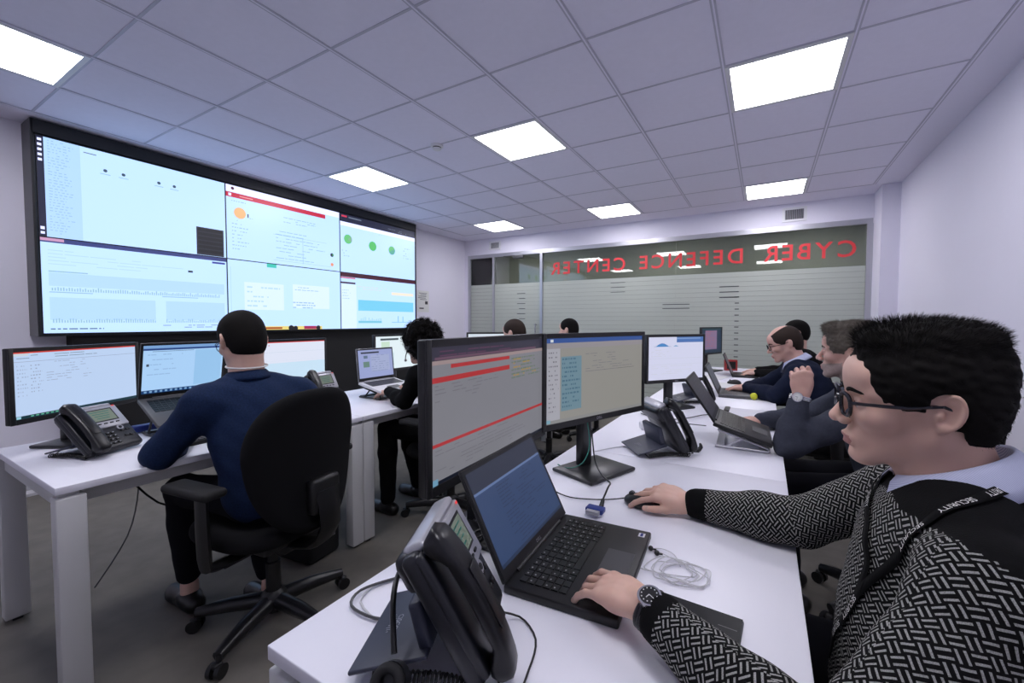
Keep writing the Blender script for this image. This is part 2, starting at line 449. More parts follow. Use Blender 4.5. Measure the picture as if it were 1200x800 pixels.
# wall vents
def vent(x, wv, hv, z, label):
    o = empty('air_vent', (x, YF, z), 0, label, 'air vent', 'air vents over the glass wall')
    b = MB()
    for s in (-1, 1): b.box((s*(wv/2+.012), -.006, 0), (.03, .012, hv+.05)); b.box((0, -.006, s*(hv/2+.012)), (wv, .012, .026))
    b.build('frame', 'white', o)
    MB().box((0, -.002, 0), (wv, .003, hv)).build('recess', 'grey', o)
    b = MB(); n = int(wv/.014)
    for k in range(n): b.box((-wv/2+(k+.5)*wv/n, -.007, 0), (.004, .008, hv), rot=(0, 0, .4))
    b.build('louvre', 'alu', o)
vent(.287, .20, .12, 2.59, 'white framed air vent on the far wall above the right part of the glass')
vent(-4.09, .18, .10, 2.60, 'small grey air vent on the far wall above the glass door, left')
# glass partition
gm = bpy.data.materials.new('partition_glass'); gm.use_nodes = True; nt = gm.node_tree; nt.nodes.clear()
out = nt.nodes.new('ShaderNodeOutputMaterial'); mx = nt.nodes.new('ShaderNodeMixShader'); tr = nt.nodes.new('ShaderNodeBsdfTransparent'); gl = nt.nodes.new('ShaderNodeBsdfGlossy')
fr = nt.nodes.new('ShaderNodeFresnel'); fr.inputs[0].default_value = 1.75; gl.inputs['Roughness'].default_value = .02; tr.inputs[0].default_value = (.74, .77, .73, 1)
nt.links.new(fr.outputs[0], mx.inputs[0]); nt.links.new(tr.outputs[0], mx.inputs[1]); nt.links.new(gl.outputs[0], mx.inputs[2]); nt.links.new(mx.outputs[0], out.inputs[0])
film = mat('frosted_film', (.51, .545, .49), .8, alpha=.93, spec=.1)
gw = empty('glass_partition', (0, YF, 0), 0, 'floor to ceiling glass partition with striped frosting and silver frame on far wall', 'glass wall')
gw['kind'] = 'structure'; gw.name = 'window_1'
b = MB(); Z0, Z1 = .02, 2.40
b.box((-1.82, .03, 2.43), (5.72, .06, .06)); b.box((-1.82, .03, .03), (5.72, .06, .06))
for x, wd in ((-4.655, .05), (-3.19, .045), (1.018, .055), (-4.13, .04)): b.box((x, .03, 1.22), (wd, .06, 2.36))
b.build('frame', 'alu', gw)
for x0, x1 in ((-4.63, -4.15), (-4.11, -3.2125), (-3.1675, -1.09), (-1.085, .99)):
    bb = MB(); bb.box(((x0+x1)/2, .034, 1.22), (x1-x0, .010, 2.36)); bb.build('pane', gm, gw)
    bb = MB(); z = 1.93
    while z > .1:
        t = .0610 if z > .8 else .072
        bb.box(((x0+x1)/2, .0275, z-t/2), (x1-x0, .001, t)); z -= .0635 if z > .8 else .076
    f = bb.build('frosted_film', film, gw)
MB().box((-3.62, .0, 2.37), (.20, .045, .05), bev=.006).box((-3.80, -.012, 2.395), (.22, .012, .012), 0).build('door_closer', 'grey', gw)
MB().cyl((-3.28, -.03, .95), (-3.28, -.03, 1.25), .011).box((-3.28, -.01, .97), (.02, .05, .02)).box((-3.28, -.01, 1.23), (.02, .05, .02)).build('door_handle', 'steel', gw)
# red lettering read from the corridor side, so mirrored in here
def lettering():
    root = empty('glass_lettering', (0, YF, 0), 0, 'large red mirrored lettering CYBER DEFENCE CENTER along the top of the glass', 'lettering')
    for word, xa, xb in (('CYBER', -.03, .90), ('DEFENCE', -1.592, -.262), ('CENTER', -3.02, -1.80)):
        adv = []; tot = 0
        for i, ch in enumerate(word):
            vs, fs = text_mesh(ch, .27, 0, .0035); w_ = max(v[0] for v in vs)-min(v[0] for v in vs); adv.append((vs, fs, w_)); tot += w_
        gap = ((xb-xa)-tot)/(len(word)-1); x = xb
        for vs, fs, w_ in adv:
            m0 = min(v[0] for v in vs)
            P = [(x-(v[0]-m0), .0225, 2.045+v[1]) for v in vs]
            n = len(P); P2 = [(a, .0265, c) for a, _, c in P]
            b = MB(); b.add(P, fs, 0, None, False); b.add(P2, [f[::-1] for f in fs], 0, None, False)
            b.build('letter', 'red', root, autosmooth=False); x -= w_+gap
lettering()
# small dark marks on the glass
def marks():
    o = empty('glass_markings', (0, YF, 0), 0, 'small dark dashes and lines marked on the frosted glass below the red lettering', 'glass markings')
    def strip(x0, x1, z0, z1): b.box(((x0+x1)/2, .0255, (z0+z1)/2), (x1-x0, .0015, z1-z0))
    b = MB(); z = 1.60
    for k in range(14): strip(-.345, -.295, z, z+.012); z -= .078
    b.build('dash_column', 'ink', o)
    b = MB()
    for k in range(3): strip(-.53, -.30, 1.74-.07*k, 1.752-.07*k)
    b.build('line_group', 'ink', o)
    b = MB()
    for k in range(3): strip(-2.02, -1.80, 1.86-.07*k, 1.868-.07*k)
    b.build('line_group', 'ink', o)
    b = MB()
    for k in range(2): strip(-1.26, -.90, 1.52-.055*k, 1.53-.055*k)
    b.build('line_group', 'ink', o)
    b = MB()
    for k in range(6): strip(-3.66+.04*(k % 2), -3.5, 1.75-.085*k, 1.76-.085*k)
    b.build('line_group', 'ink', o)
marks()
# corridor beyond the glass
sbox('wall_corridor_end', (-9.1, YF+.12, 0), (-9.0, 8.1, 2.9), 'wall'); sbox('wall_corridor', (-9.1, 8.0, 0), (XR+.1, 8.1, 2.9), mat('corridor_wall', (.56, .57, .54), .8))
sbox('floor_corridor', (-9.1, YF+.12, -.1), (XL-.1, 8.1, 0), 'floor'); sbox('wall_corridor_side', (-9.1, YF, 0), (XL-.1, YF+.12, 2.9), 'wall'); sbox('ceiling_corridor', (-9.1, YF+.12, 2.75), (XR+.1, 8.0, 2.85), mat('corridor_ceiling', (.5, .52, .5), .8))
for k, x in enumerate((-6.6, -3.9, -1.6, .5)):  # lamps added out of view to brighten the corridor behind the panes
    b = MB(); b.box((x, 7.0, 2.742), (.6, .2, .012)); o = b.build('ceiling_light', [em(1, 1, .95, CORR*4)])
    tag(o, 'added narrow lamp brightening the corridor behind the glass, '+('farthest left beyond the door', 'above the glass door', 'over the middle', 'at the right end')[k], 'ceiling light', 'added corridor lamps')
# notices on left wall
o = empty('wall_notice', (XL, 5.0, 1.6), 0, 'small printed white notice with a dark mark on the left wall beside video wall', 'notice')
MB().box((.002, 0, 0), (.003, .26, .34)).build('sheet', 'paper', o)
b = MB()
for k in range(5): b.box((.0045, rng.uniform(-.03, .01), .13-.025*k), (.001, rng.uniform(.12, .18), .008))
b.box((.0045, .07, -.02), (.001, .06, .05)); b.box((.0045, -.04, -.11), (.001, .10, .02))
b.build('print', 'ink', o)

# ------------------------------------------------------------------ screens
def screen_mesh(parent, W, H, bg, items, y=0, z0=0, T=None, name='screen'):
    """items: (u0,v0,u1,v1,(r,g,b)) fractions from the top left, or ('c',u,v,radius,(r,g,b)[,a0,a1]); drawn in order"""
    mats = [bg]; b = MB()
    def q(u0, v0, u1, v1, mi, lay):
        yy = y-.0003*lay
        b.add([(-W/2+u0*W, yy, z0+H-v0*H), (-W/2+u1*W, yy, z0+H-v0*H), (-W/2+u1*W, yy, z0+H-v1*H), (-W/2+u0*W, yy, z0+H-v1*H)], [(3, 2, 1, 0)], mi, T, False)
    q(0, 0, 1, 1, 0, 0); 
    for it in items:
        col = it[5] if it[0] == 'c' and False else (it[4])
        m = em(*col)
        if m not in mats: mats.append(m)
        mi = mats.index(m)
        if it[0] == 'c':
            _, u, v, r, _c = it[:5]; a0, a1 = (it[5], it[6]) if len(it) > 5 else (0, 2*PI)
            cx, cz = -W/2+u*W, z0+H-v*H; yy = y-.0009; n = 24
            vs = [(cx, yy, cz)]+[(cx+r*math.sin(a0+(a1-a0)*k/n), yy, cz+r*math.cos(a0+(a1-a0)*k/n)) for k in range(n+1)]
            b.add(vs, [(0, k+2, k+1) for k in range(n)], mi, T, False)
        else: q(*it[:4], mi, it[5] if len(it) > 5 else 1)
    me = b.build(name, mats, parent, autosmooth=False)
    return me
def lines(u0, v0, u1, v1, n, col, dens=.7, th=.35, words=True, lay=2):
    out = []
    dv = (v1-v0)/n
    for k in range(n):
        u = u0; v = v0+k*dv
        end = u0+(u1-u0)*(rng.uniform(.5, 1) if words else 1)
        while u < end:
            l = rng.uniform(.015, .06)*(u1-u0)/.4 if words else (u1-u0)
            if rng.random() < dens: out.append((u, v, min(u+l, end), v+dv*th, col, lay))
            u += l+.008
    return out
def S(r, g, b, s=1.): c = lin(r, g, b); k = 1.45 if s == WALLSCREEN else 1; return (round(c[0]*s, 4), round(c[1]*s, 4), round(c[2]*s*k, 4))
# video wall --------------------------------------------------------
VX = -4.53
o = empty('video_wall_cabinet', (0, 0, 0), 0, 'tall black cabinet along the left wall carrying the six big screens', 'cabinet')
b = MB()
b.box(((XL+VX)/2-.012, 2.75, (1.165+2.715)/2), (VX-XL-.03, 3.76, 2.715-1.165)); b.box((VX-.008, 2.75, (2.62+2.715)/2), (.016, 3.76, .095))
b.box((VX-.008, .87, 1.94), (.016, .012, 1.55)); b.box((VX-.008, 4.62, 1.94), (.016, .02, 1.55))
b.build('housing', 'black', o)
MB().box(((XL+VX)/2-.005, .868, 1.94), (VX-XL-.012, .008, 1.55)).build('side_panel', 'grey', o, 'grey side panel')
MB().box(((XL-4.60)/2, 2.85, .6), (-4.60-XL, 3.6, 1.17)).build('lower_panel', 'matte', o)
C = S(200, 236, 244, WALLSCREEN); CW = S(222, 244, 250, WALLSCREEN); CG = S(184, 222, 234, WALLSCREEN); NV = S(30, 34, 60); GY = S(150, 190, 205, 1.1); WH = S(245, 252, 255, WALLSCREEN)
def vw(label, y0, y1, z0, z1, items, bg=C):
    o = empty('wall_display', (VX, (y0+y1)/2, z0), PI/2, label, 'screen', 'video wall screens')
    W, H = y1-y0, z1-z0
    b = MB(); t = .004
    for s in (-1, 1): b.box((s*(W/2-t/2), 0, H/2), (t, .02, H))
    b.box((0, 0, t/2), (W-2*t, .02, t)); b.box((0, 0, H-t/2), (W-2*t, .02, t)); b.build('bezel', 'satin', o)
    screen_mesh(o, W-2*t, H-2*t, em(*bg), items, -.004, t)
ya, yb, yc, yd = .885, 2.09, 3.335, 4.60; za, zm, zt = 1.185, 1.885, 2.605
it = [(0, 0, .03, 1, NV, 1), (.03, 0, .185, 1, CG, 1)]+lines(.045, .02, .16, .98, 34, GY, .9, .3)
it += [(.005, .02+.05*k, .022, .045+.05*k, WH, 2) for k in range(5)]+[(.005, .9, .022, .93, WH, 2), (.005, .95, .022, .975, WH, 2)]
it += [(.2, .05, .26, .06, S(110, 130, 150), 1)]
for u in (.30, .39, .58, .67): it += [('c', u, .2, .012, S(70, 90, 110)), (u-.025, .235, u+.025, .243, GY, 1)]
it += [(.80, .64, .985, .995, S(40, 42, 52), 1)]+[(.81, .65+.055*k, .975, .69+.055*k, S(18, 19, 26), 2) for k in range(6)]
vw('top left wall screen, pale cyan map with dark sidebar and black list box', ya, yb, zm, zt, it)
it = [(0, 0, 1, .045, S(60, 70, 130), 1), (0, 0, .1, .03, S(210, 160, 200), 2), (.9, .06, .99, .085, S(60, 70, 160), 1), (.74, .21, .77, .235, S(50, 60, 70), 1)]
it += lines(.03, .12, .9, .3, 5, CG, .6, .25)+[(.03, .36, .98, .50, CG, 1), (.03, .62, .54, .86, CG, 1), (.60, .62, .98, .86, CG, 1), (.03, .34, .2, .352, GY, 1), (.03, .56, .22, .57, GY, 1), (.58, .56, .8, .57, GY, 1)]
it += [(.04+.012*k, .50+rng.uniform(.0, .03), .046+.012*k, .55, GY, 2) for k in range(76)]+[(.04+.012*k, .84+rng.uniform(0, .03), .046+.012*k, .89, GY, 2) for k in range(42)]+[(.6+.012*k, .84+rng.uniform(0, .03), .606+.012*k, .89, GY, 2) for k in range(30)]
it += lines(.03, .95, .3, .98, 1, S(80, 110, 130), .9, .4)+lines(.58, .92, .98, .97, 2, S(100, 120, 130), .6, .3)
vw('bottom left wall screen, pale cyan charts under a blue title strip', ya, yb, za, zm, it)
it = [(0, 0, 1, .09, WH, 1), (0, .095, .85, .16, S(205, 40, 70), 1), (.02, .11, .04, .145, WH, 2), ('c', .05, .04, .014, S(80, 20, 40)), (.1, .12, .2, .135, S(240, 150, 160), 2), ('c', .10, .36, .055, S(246, 190, 130)), (.155, .35, .165, .40, S(60, 60, 60), 2)]
it += lines(.04, .2, .2, .24, 1, GY, 1, .3)+lines(.04, .46, .18, .9, 9, GY, .8, .25)+lines(.17, .4, .27, .43, 1, GY)+lines(.45, .28, .75, .38, 3, GY, .7, .3)+lines(.38, .5, .85, .95, 9, GY, .6, .2)
it += [(.36, .56, .86, .564, GY, 1), (.62, .56, .624, .95, GY, 1), (.36, .94, .9, .944, GY, 1), ('c', .915, .74, .022, S(30, 40, 60)), ('c', .915, .74, .023, S(90, 180, 110), .4, 2.4), ('c', .915, .90, .020, S(240, 160, 120))]
vw('top middle wall screen with a red banner and an orange badge', yb, yc, zm, zt, it, C)
it = [(.30, .0, .38, .055, S(70, 205, 190), 1), (.12, .30, .44, .70, CW, 1), (.52, .28, .88, .66, CW, 1)]+lines(.14, .36, .42, .7, 5, CG, .8, .3)+lines(.54, .32, .84, .4, 2, GY, .8, .25)+lines(.52, .56, .8, .68, 3, GY, .8, .4)
it += [(.26, .945, .80, 1, S(240, 222, 130), 1), (.62, .945, .74, .995, S(170, 40, 90), 2), ('c', .50, .975, .03, S(20, 20, 30)), ('c', .54, .98, .026, S(20, 20, 30)), ('c', .76, .975, .026, S(30, 20, 30)), (.28, .96, .42, .99, S(180, 90, 40), 2), (.02, .1, .025, .9, CG, 1)]
vw('bottom middle wall screen with a yellow strip along its lower edge', yb, yc, za, zm, it, C)
it = [(0, 0, 1, .13, NV, 1), (.02, .02, .08, .05, S(220, 60, 90), 2), (.1, .03, .25, .05, S(120, 130, 150), 2), ('c', .09, .42, .058, S(110, 205, 130)), ('c', .09, .42, .059, S(150, 185, 170), .7, 2.2), ('c', .39, .46, .062, S(90, 200, 110)), ('c', .65, .47, .058, S(110, 200, 130)), ('c', .65, .47, .059, S(110, 175, 185), 1.2, 4.2)]
it += lines(.6, .06, .95, .12, 2, S(120, 130, 150), .7, .3)+lines(.82, .38, .95, .62, 5, GY, .6, .3)+lines(.02, .62, .12, .75, 3, GY, .8, .3)+lines(.45, .22, .55, .25, 1, GY)+[(0, .13, 1, .2, WH, 1)]
vw('top right wall screen with three green round gauges', yc, yd, zm, zt, it, C)
it = [(0, 0, 1, .07, S(70, 25, 45), 1), (.0, .075, .17, .095, S(210, 60, 90), 1), (.0, .16, .17, .19, S(70, 40, 60), 1), (.19, .14, 1, 1, C, 1), (0, .2, .18, 1, CW, 1), (.20, .47, .97, .67, S(120, 205, 240, 1.1), 2), (.20, .86, .5, .90, S(130, 205, 230), 2), (.64, .88, .90, .89, S(110, 190, 230), 2)]
it += lines(.2, .22, .6, .3, 2, S(230, 230, 200), .8, .25)+[(.64, .28, .97, .34, S(240, 232, 215, 1.1), 2)]+lines(.02, .3, .12, .5, 4, GY, .8, .25)+[(.21+.02*k, .86-rng.uniform(.0, .08), .215+.02*k, .88, S(120, 200, 230), 2) for k in range(15)]+[(.73, .76, .74, .89, S(110, 190, 230), 2), (.80, .77, .81, .89, S(110, 190, 230), 2)]
vw('bottom right wall screen with a wide light blue bar chart', yc, yd, za, zm, it, C)
# ------------------------------------------------------------------ desks
DZ = .74
def desk(x0, x1, y0, y1, label, group):
    o = empty('desk', ((x0+x1)/2, (y0+y1)/2, 0), 0, label, 'desk', group)
    W, L = x1-x0, y1-y0
    MB().box((0, 0, DZ-.0125), (W, L-.003, .025), 0, .002).build('desktop', 'desk', o)
    b = MB()
    for s in (-1, 1):
        b.box((0, s*(L/2-.0375), DZ-.06), (W-.14, .04, .045), 0); b.box((s*(W/2-.09), 0, DZ-.065), (.03, L-.15, .04), 0)
        b.box((s*(W/2-.05), s*0+(L/2-.0375), DZ-.0325), (.05, .05, .015)); b.box((s*(W/2-.05), -(L/2-.0375), DZ-.0325), (.05, .05, .015))
    b.build('frame', 'deskleg', o)
    for sx in (-1, 1):
        for sy in (-1, 1):
            MB().box((sx*(W/2-.03), sy*(L/2-.0385), .3575), (.06, .073, .685), 0, .004).box((sx*(W/2-.03), sy*(L/2-.0385), .008), (.03, .03, .016), 1).build('leg', ['deskleg', 'black'], o)
    return o
LX0, LX1, LY, LP = -2.80, -1.97, .395, 1.19
wl = ['nearest, with the charcoal desk phone', 'second along, with the white laptop', 'third along, mostly behind the big monitor', 'farthest by the glass wall']
for k in range(4): desk(LX0, LX1, LY+LP*k, LY+LP*(k+1), 'white desk of the left row, '+wl[k], 'left row of white desks')
RX0, RX1, RY, RP = -.709, .076, .372, 1.28
wr = ['nearest, under the black laptop and foreground phone', 'second along, with the laptop on a riser', 'third along, with the grey laptop', 'farthest by the glass wall']
for k in range(4): desk(RX0, RX1, RY+RP*k, RY+RP*(k+1), 'white desk of the right row, '+wr[k], 'right row of white desks')

# ------------------------------------------------------------------ monitors
def monitor(x, y, deg, w, h, zb, label, bg, items, logo=True, base=(.24, .19), back=.05, led=None):
    o = empty('monitor', (x, y, DZ), math.radians(deg), label, 'monitor', 'computer monitors on the desks')
    zb -= DZ; t = .016
    b = MB(); b.box((0, .012, zb+h/2), (w, .022, h), 0, .004); b.box((0, .032, zb+h/2), (w*.6, .03, h*.6), 0, .012)
    b.build('housing', 'bezel', o)
    b = MB()
    for s in (-1, 1): b.box((s*(w/2-t/2), -.001, zb+h/2), (t, .006, h), 0, .0015)
    b.box((0, -.001, zb+.010), (w-2*t, .006, .020)); b.box((0, -.001, zb+h-t/2), (w-2*t, .006, t)); b.build('bezel', 'bezel', o)
    screen_mesh(o, w-2*t, h-.036, em(*bg), items, -.0005, zb+.020)
    MB().box((0, back+.02, zb*.5+.06), (.055, .035, zb+.12), 0, .008).build('stand_neck', 'satin', o)
    MB().box((0, .02, .007), (base[0], base[1], .014), 0, .006).build('stand_base', 'satin', o)
    if logo:
        vs, fs = text_mesh('DELL', .013); mw = max(v[0] for v in vs)
        MB().add([(v[0]-mw/2, -.0045, zb+.006+v[1]) for v in vs], fs, 0, None, False).build('logo', 'silver', o, autosmooth=False)
    if led: screen_mesh(o, .006, .006, em(*led), [], -.0046, zb+.006, Matrix.Translation((w/2-.03, 0, 0)), 'power_light')
    return o
D = DESKSCREEN
# front pair, seen at a grazing angle
g0, g1, g2 = S(138, 138, 146, D), S(58, 56, 72, D), S(120, 118, 128, D)
RD = S(190, 52, 54, D)
it = [(0, 0, 1, .10, S(52, 50, 66, D), 1), (0, .10, 1, .13, S(170, 150, 150, D), 1), (.02, .075, .9, .095, S(110, 80, 100, D), 2), (.12, .135, .6, .165, RD, 2), (0, .22, .6, .26, RD, 2), (0, .70, 1, .725, RD, 2), (0, .975, 1, 1, S(20, 25, 40, D), 2), (0, .955, .035, 1, S(120, 170, 200, D), 3)]
it += lines(.62, .16, .98, .38, 6, S(110, 128, 112, D), .8, .35)+lines(.64, .17, .98, .36, 5, S(178, 150, 80, D), .4, .35)+lines(.02, .28, .55, .42, 5, g2, .6, .25)+lines(.02, .75, .9, .95, 7, g2, .6, .22)+lines(.05, .03, .95, .09, 2, S(100, 60, 90, D), .7, .3)
monitor(-.597, .905, 92.2, .565, .325, .918, 'large black monitor nearest the camera, grey page with red bars', g0, it, led=None)
it = [(0, 0, 1, .055, S(52, 88, 160, D), 1), (0, .055, 1, .12, S(160, 155, 160, D), 1), (0, .12, .12, 1, S(182, 182, 192, D), 1), (.13, .22, .32, .87, S(118, 150, 164, D), 1), (.035, .012, .06, .045, S(230, 235, 240, D), 2), (0, .96, 1, 1, S(150, 150, 150, D), 2), (0, .95, .035, .99, S(130, 180, 200, D), 3)]
it += lines(.14, .24, .31, .86, 12, S(80, 118, 140, D), .9, .4)+lines(.02, .16, .11, .9, 14, g2, .7, .3)+lines(.36, .20, .95, .45, 8, g2, .6, .2)+[(.36, .42, .9, .425, S(90, 90, 95, D), 1)]
monitor(-.508, 1.415, 69.2, .54, .312, .930, 'second large black monitor, blue title bar and pale blue list', S(158, 156, 150, D), it)
it = [(.5, 0, 1, .13, S(70, 108, 170), 1), (.5, .02, .95, .05, S(120, 150, 200), 2), (.09, .22, .4, .225, S(90, 110, 140), 1), (0, .5, 1, .505, S(190, 195, 210), 1), (0, .64, 1, .645, S(190, 195, 210), 1)]
it += [('c', .24, .225, .001, S(70, 120, 180))]+lines(.05, .3, .45, .48, 5, S(198, 200, 214), .6, .3)+lines(.05, .68, .9, .9, 5, S(198, 200, 214), .6, .2)
it += [(.12+.02*k, .225-.08*math.sin(PI*(k+.5)/12), .14+.02*k, .225, S(70, 130, 190), 2) for k in range(12)]+[(.44+.015*k, .225-.03*math.sin(PI*(k+.5)/6), .455+.015*k, .225, S(120, 160, 200), 2) for k in range(6)]
monitor(-.475, 2.735, 53, .47, .30, .903, 'smaller monitor with bright page and blue peak chart, beside the laptop riser', S(206, 208, 232), it, base=(.2, .17))
it = [(.16, .08, .76, .86, S(120, 100, 130), 1), (.0, .0, 1, .05, S(20, 60, 70), 1)]+lines(.2, .12, .72, .8, 8, S(150, 90, 110), .7, .3)
monitor(-.50, 5.0, 68.9, .46, .30, .925, 'far monitor on the right row with dark teal screen near the glass wall', S(22, 44, 66), it, logo=False)
it = [(0, 0, 1, .022, S(200, 60, 50), 1), (.11, .022, .13, .03, S(240, 240, 240), 1), (0, .022, .1, .06, S(200, 210, 220), 1), (.0, .955, 1, 1, S(14, 50, 60), 2), (.005, .96, .035, .995, S(150, 200, 220), 3), (0, .145, 1, .15, S(130, 140, 170), 1)]
it += [(.10+.035*k, .965, .12+.035*k, .985, S(90, 170, 140), 3) for k in range(6)]+lines(.02, .05, .9, .13, 2, S(120, 140, 160), .6, .25)+lines(.02, .20, .1, .7, 9, S(160, 178, 210), .8, .35)+lines(.11, .20, .2, .65, 9, S(150, 165, 195), .8, .35)+lines(.22, .17, .6, .5, 8, S(150, 165, 195), .5, .22)
monitor(-2.64, .63, 119, .53, .30, .872, 'leftmost monitor on the near left desk, pale table under red line', S(186, 208, 240), it, logo=False)
it = [(0, 0, 1, .02, S(210, 60, 60), 1), (0, .02, 1, .5, S(222, 228, 245), 1), (0, .24, 1, .245, S(180, 200, 220), 1), (0, .45, 1, .455, S(180, 200, 220), 1), (.2, .07, .215, .085, S(200, 80, 80), 2)]
monitor(-2.745, 1.64, 90, .52, .31, .85, 'monitor with pale blue page just right of the man in the navy shirt', S(200, 226, 245), it, logo=False)
it = [(.1, .06, .5, .12, S(70, 84, 90), 1), (.12, .16, .3, .45, S(200, 225, 205), 1), (.1, .5, .4, .9, S(205, 225, 235), 1)]
monitor(-2.74, 2.58, 90, .52, .31, .86, 'monitor with near-white page partly hidden behind the woman', S(226, 240, 246), it, logo=False)
monitor(-2.40, 3.50, 44, .50, .30, .872, 'far monitor of the left row showing only its bright top edge', S(225, 232, 240), [(0, 0, 1, .1, S(210, 220, 230), 1)], logo=False)

# ------------------------------------------------------------------ laptops
def laptop(x, y, z, deg, w, d, lid, ang, label, bg, items, shell='laptop', keym='key', bez='bezel', tilt=0, group='laptops on the desks', logo=None, sticker=False, hi=True, base_col=None, th=.018):
    o = empty('laptop', (x, y, z), math.radians(deg), label, 'laptop', group)
    Tt = Matrix.Translation((0, -d/2, 0)) @ Matrix.Rotation(math.radians(tilt), 4, 'X') @ Matrix.Translation((0, d/2, 0))
    MB().box((0, 0, th/2), (w, d, th), 0, .004, Tt).build('base', base_col or shell, o)
    b = MB(); kw = w*.86; n = 14; rows_ = 6; kh = d*.44
    for r in range(rows_):
        c = 0
        while c < n:
            wid = 1
            if r == 0 and c == 4: wid = 6
            cx = -kw/2+(c+wid/2)*kw/n; cy = d*.40-kh+(r+.5)*kh/rows_
            b.box((cx, cy, th+.0012), (kw/n*wid-.0028, kh/rows_-.003, .0022), 0, 0, Tt)
            if hi and wid == 1 and rng.random() < .75: b.box((cx-.002, cy+.002, th+.0025), (.0035, .003, .0004), 1, 0, Tt)
            c += wid
    b.build('keyboard', [keym, 'keyhi'], o)
    MB().box((0, -d*.30, th+.0003), (w*.30, d*.26, .0012), 0, 0, Tt).build('touchpad', 'grey' if shell == 'laptop' else 'lapgrey', o)
    L = Tt @ Matrix.Translation((0, d/2-.004, th)) @ Matrix.Rotation(-math.radians(ang-90), 4, 'X')
    MB().box((0, .004, lid/2), (w, .007, lid), 0, .003, L).cyl((-w*.35, .0, 0), (w*.35, .0, 0), .006, None, 10, 0, L).build('lid', shell, o)
    tb = .011
    MB().box((0, -.0002, lid/2), (w-.004, .002, lid-.004), 0, 0, L).build('screen_bezel', bez, o)
    screen_mesh(o, w-2*tb, lid-.036, em(*bg), items, -.0014, .024, L)
    if logo:
        vs, fs = text_mesh(logo, .011); mw = max(v[0] for v in vs)
        MB().add([(v[0]-mw/2, -.0016, .008+v[1]) for v in vs], fs, 0, L, False).build('logo', 'silver', o, autosmooth=False)
    if sticker: MB().box((w*.42, -d*.42, th+.0006), (.018, .015, .0008), 0, 0, Tt).box((w*.42, -d*.42, th+.0012), (.014, .006, .0003), 1, 0, Tt).build('sticker', ['white', 'blue'], o, 'small white and blue sticker')
    return o
it = [(0, 0, 1, .22, S(36, 42, 58), 1), (0, .22, 1, .245, S(90, 110, 150), 1)]+lines(.25, .28, .95, .96, 18, S(40, 58, 92, .72), .7, .3)+[(.0, .965, 1, 1, S(30, 45, 70), 1)]
laptop(-.337, .862, DZ, 93.8, .345, .230, .236, 117, 'open black laptop in the foreground under the typing hand, blue-lit screen', S(52, 74, 114, .72), it, logo='DELL', sticker=True)
it = lines(.05, .1, .9, .8, 8, S(40, 46, 60), .7, .3)
laptop(-.085, 2.10, DZ+.030, 92, .33, .23, .215, 141, 'dark grey laptop tilted on a white riser before the man in slate sweater', S(26, 28, 38), it, shell='laptop', tilt=17, hi=False)
laptop(-.17, 3.45, DZ, 92, .33, .23, .22, 115, 'grey laptop in front of the balding man in navy sweater', S(60, 64, 76), [], shell='lapgrey', keym='grey', hi=False, base_col='lapgrey', th=.024)
laptop(-.16, 4.72, DZ, 92, .33, .23, .22, 112, 'thin black laptop farthest along the right desk row', S(60, 40, 50), [], hi=False)
it = [(0, 0, 1, .06, S(120, 160, 210), 1), (0, .06, 1, .1, S(40, 70, 130), 1), (.04, .38, .07, .43, S(60, 70, 90), 2), (.0, .93, 1, 1, S(20, 60, 110), 1), (.62, .12, .98, .9, S(150, 195, 235), 1)]+[(.03+.06*k, .945, .06+.06*k, .985, S(120, 160, 200), 2) for k in range(12)]+lines(.05, .18, .55, .8, 6, S(150, 185, 225), .5, .2)+[(.1, .12, .6, .128, S(60, 80, 120), 2)]
laptop(-2.44, .955, DZ+.06, 90, .35, .24, .27, 102, 'docked grey laptop on a riser before the navy-shirted man, light blue screen', S(170, 208, 246), it, shell='lapgrey', tilt=24, hi=False)
it = [(.08, .07, .6, .13, S(50, 56, 70), 1), (.15, .2, .26, .3, S(90, 110, 130), 1), (.13, .42, .3, .62, S(100, 130, 120), 1), (.35, .2, .9, .8, S(160, 170, 205), 1)]+lines(.36, .2, .9, .85, 8, S(130, 140, 180), .7, .25)
laptop(-2.36, 2.115, DZ+.05, 90, .33, .23, .235, 107, 'white-based laptop with lilac screen under the hands of the woman', S(150, 160, 205), it, shell='silver', keym='grey', bez='bezel', tilt=11, hi=False, base_col='white')
# risers
def riser(x, y, deg, w, d, h0, h1, m, label):
    o = empty('laptop_riser', (x, y, DZ), math.radians(deg), label, 'laptop stand')
    b = MB()
    for s in (-1, 1):
        b.tube([(s*w/2, -d/2, .008), (s*w/2, d/2, .008)], .006, 8); b.tube([(s*w/2, -d/2, .008), (s*w/2, -d/2, h0-.004), (s*w/2, d/2-.01, h1-.004)], .006, 8); b.tube([(s*w/2, d/2-.05, .008), (s*w/2, .0, (h0+h1)/2-.006)], .005, 8)
    b.box((0, d/2-.02, .012), (w, .03, .012)); b.box((0, -d/2+.02, .008), (w, .03, .010)); b.build('frame', m, o)
    T = Matrix.Translation((0, -d/2, h0)) @ Matrix.Rotation(math.atan2(h1-h0, d), 4, 'X')
    MB().box((0, d/2, -.004), (w*.9, d*.95, .006), 0, 0, T).build('shelf', m, o)
    return o
riser(-.080, 2.10, 92, .28, .20, .025, .085, 'alu', 'silver folding riser under the tilted dark grey laptop')
riser(-2.44, .955, 90, .30, .22, .056, .152, 'black', 'black riser under the docked grey laptop of the navy-shirted man')
riser(-2.37, 2.115, 90, .30, .21, .046, .088, 'black', 'black wedge stand under the white-based laptop of the woman')
o = empty('keyboard', (-2.2, 1.03, DZ), PI/2, 'black desktop keyboard beside the forearm of the navy-shirted man', 'keyboard')
MB().box((0, 0, .008), (.44, .13, .016), 0, .004).build('case', 'black', o)
b = MB()
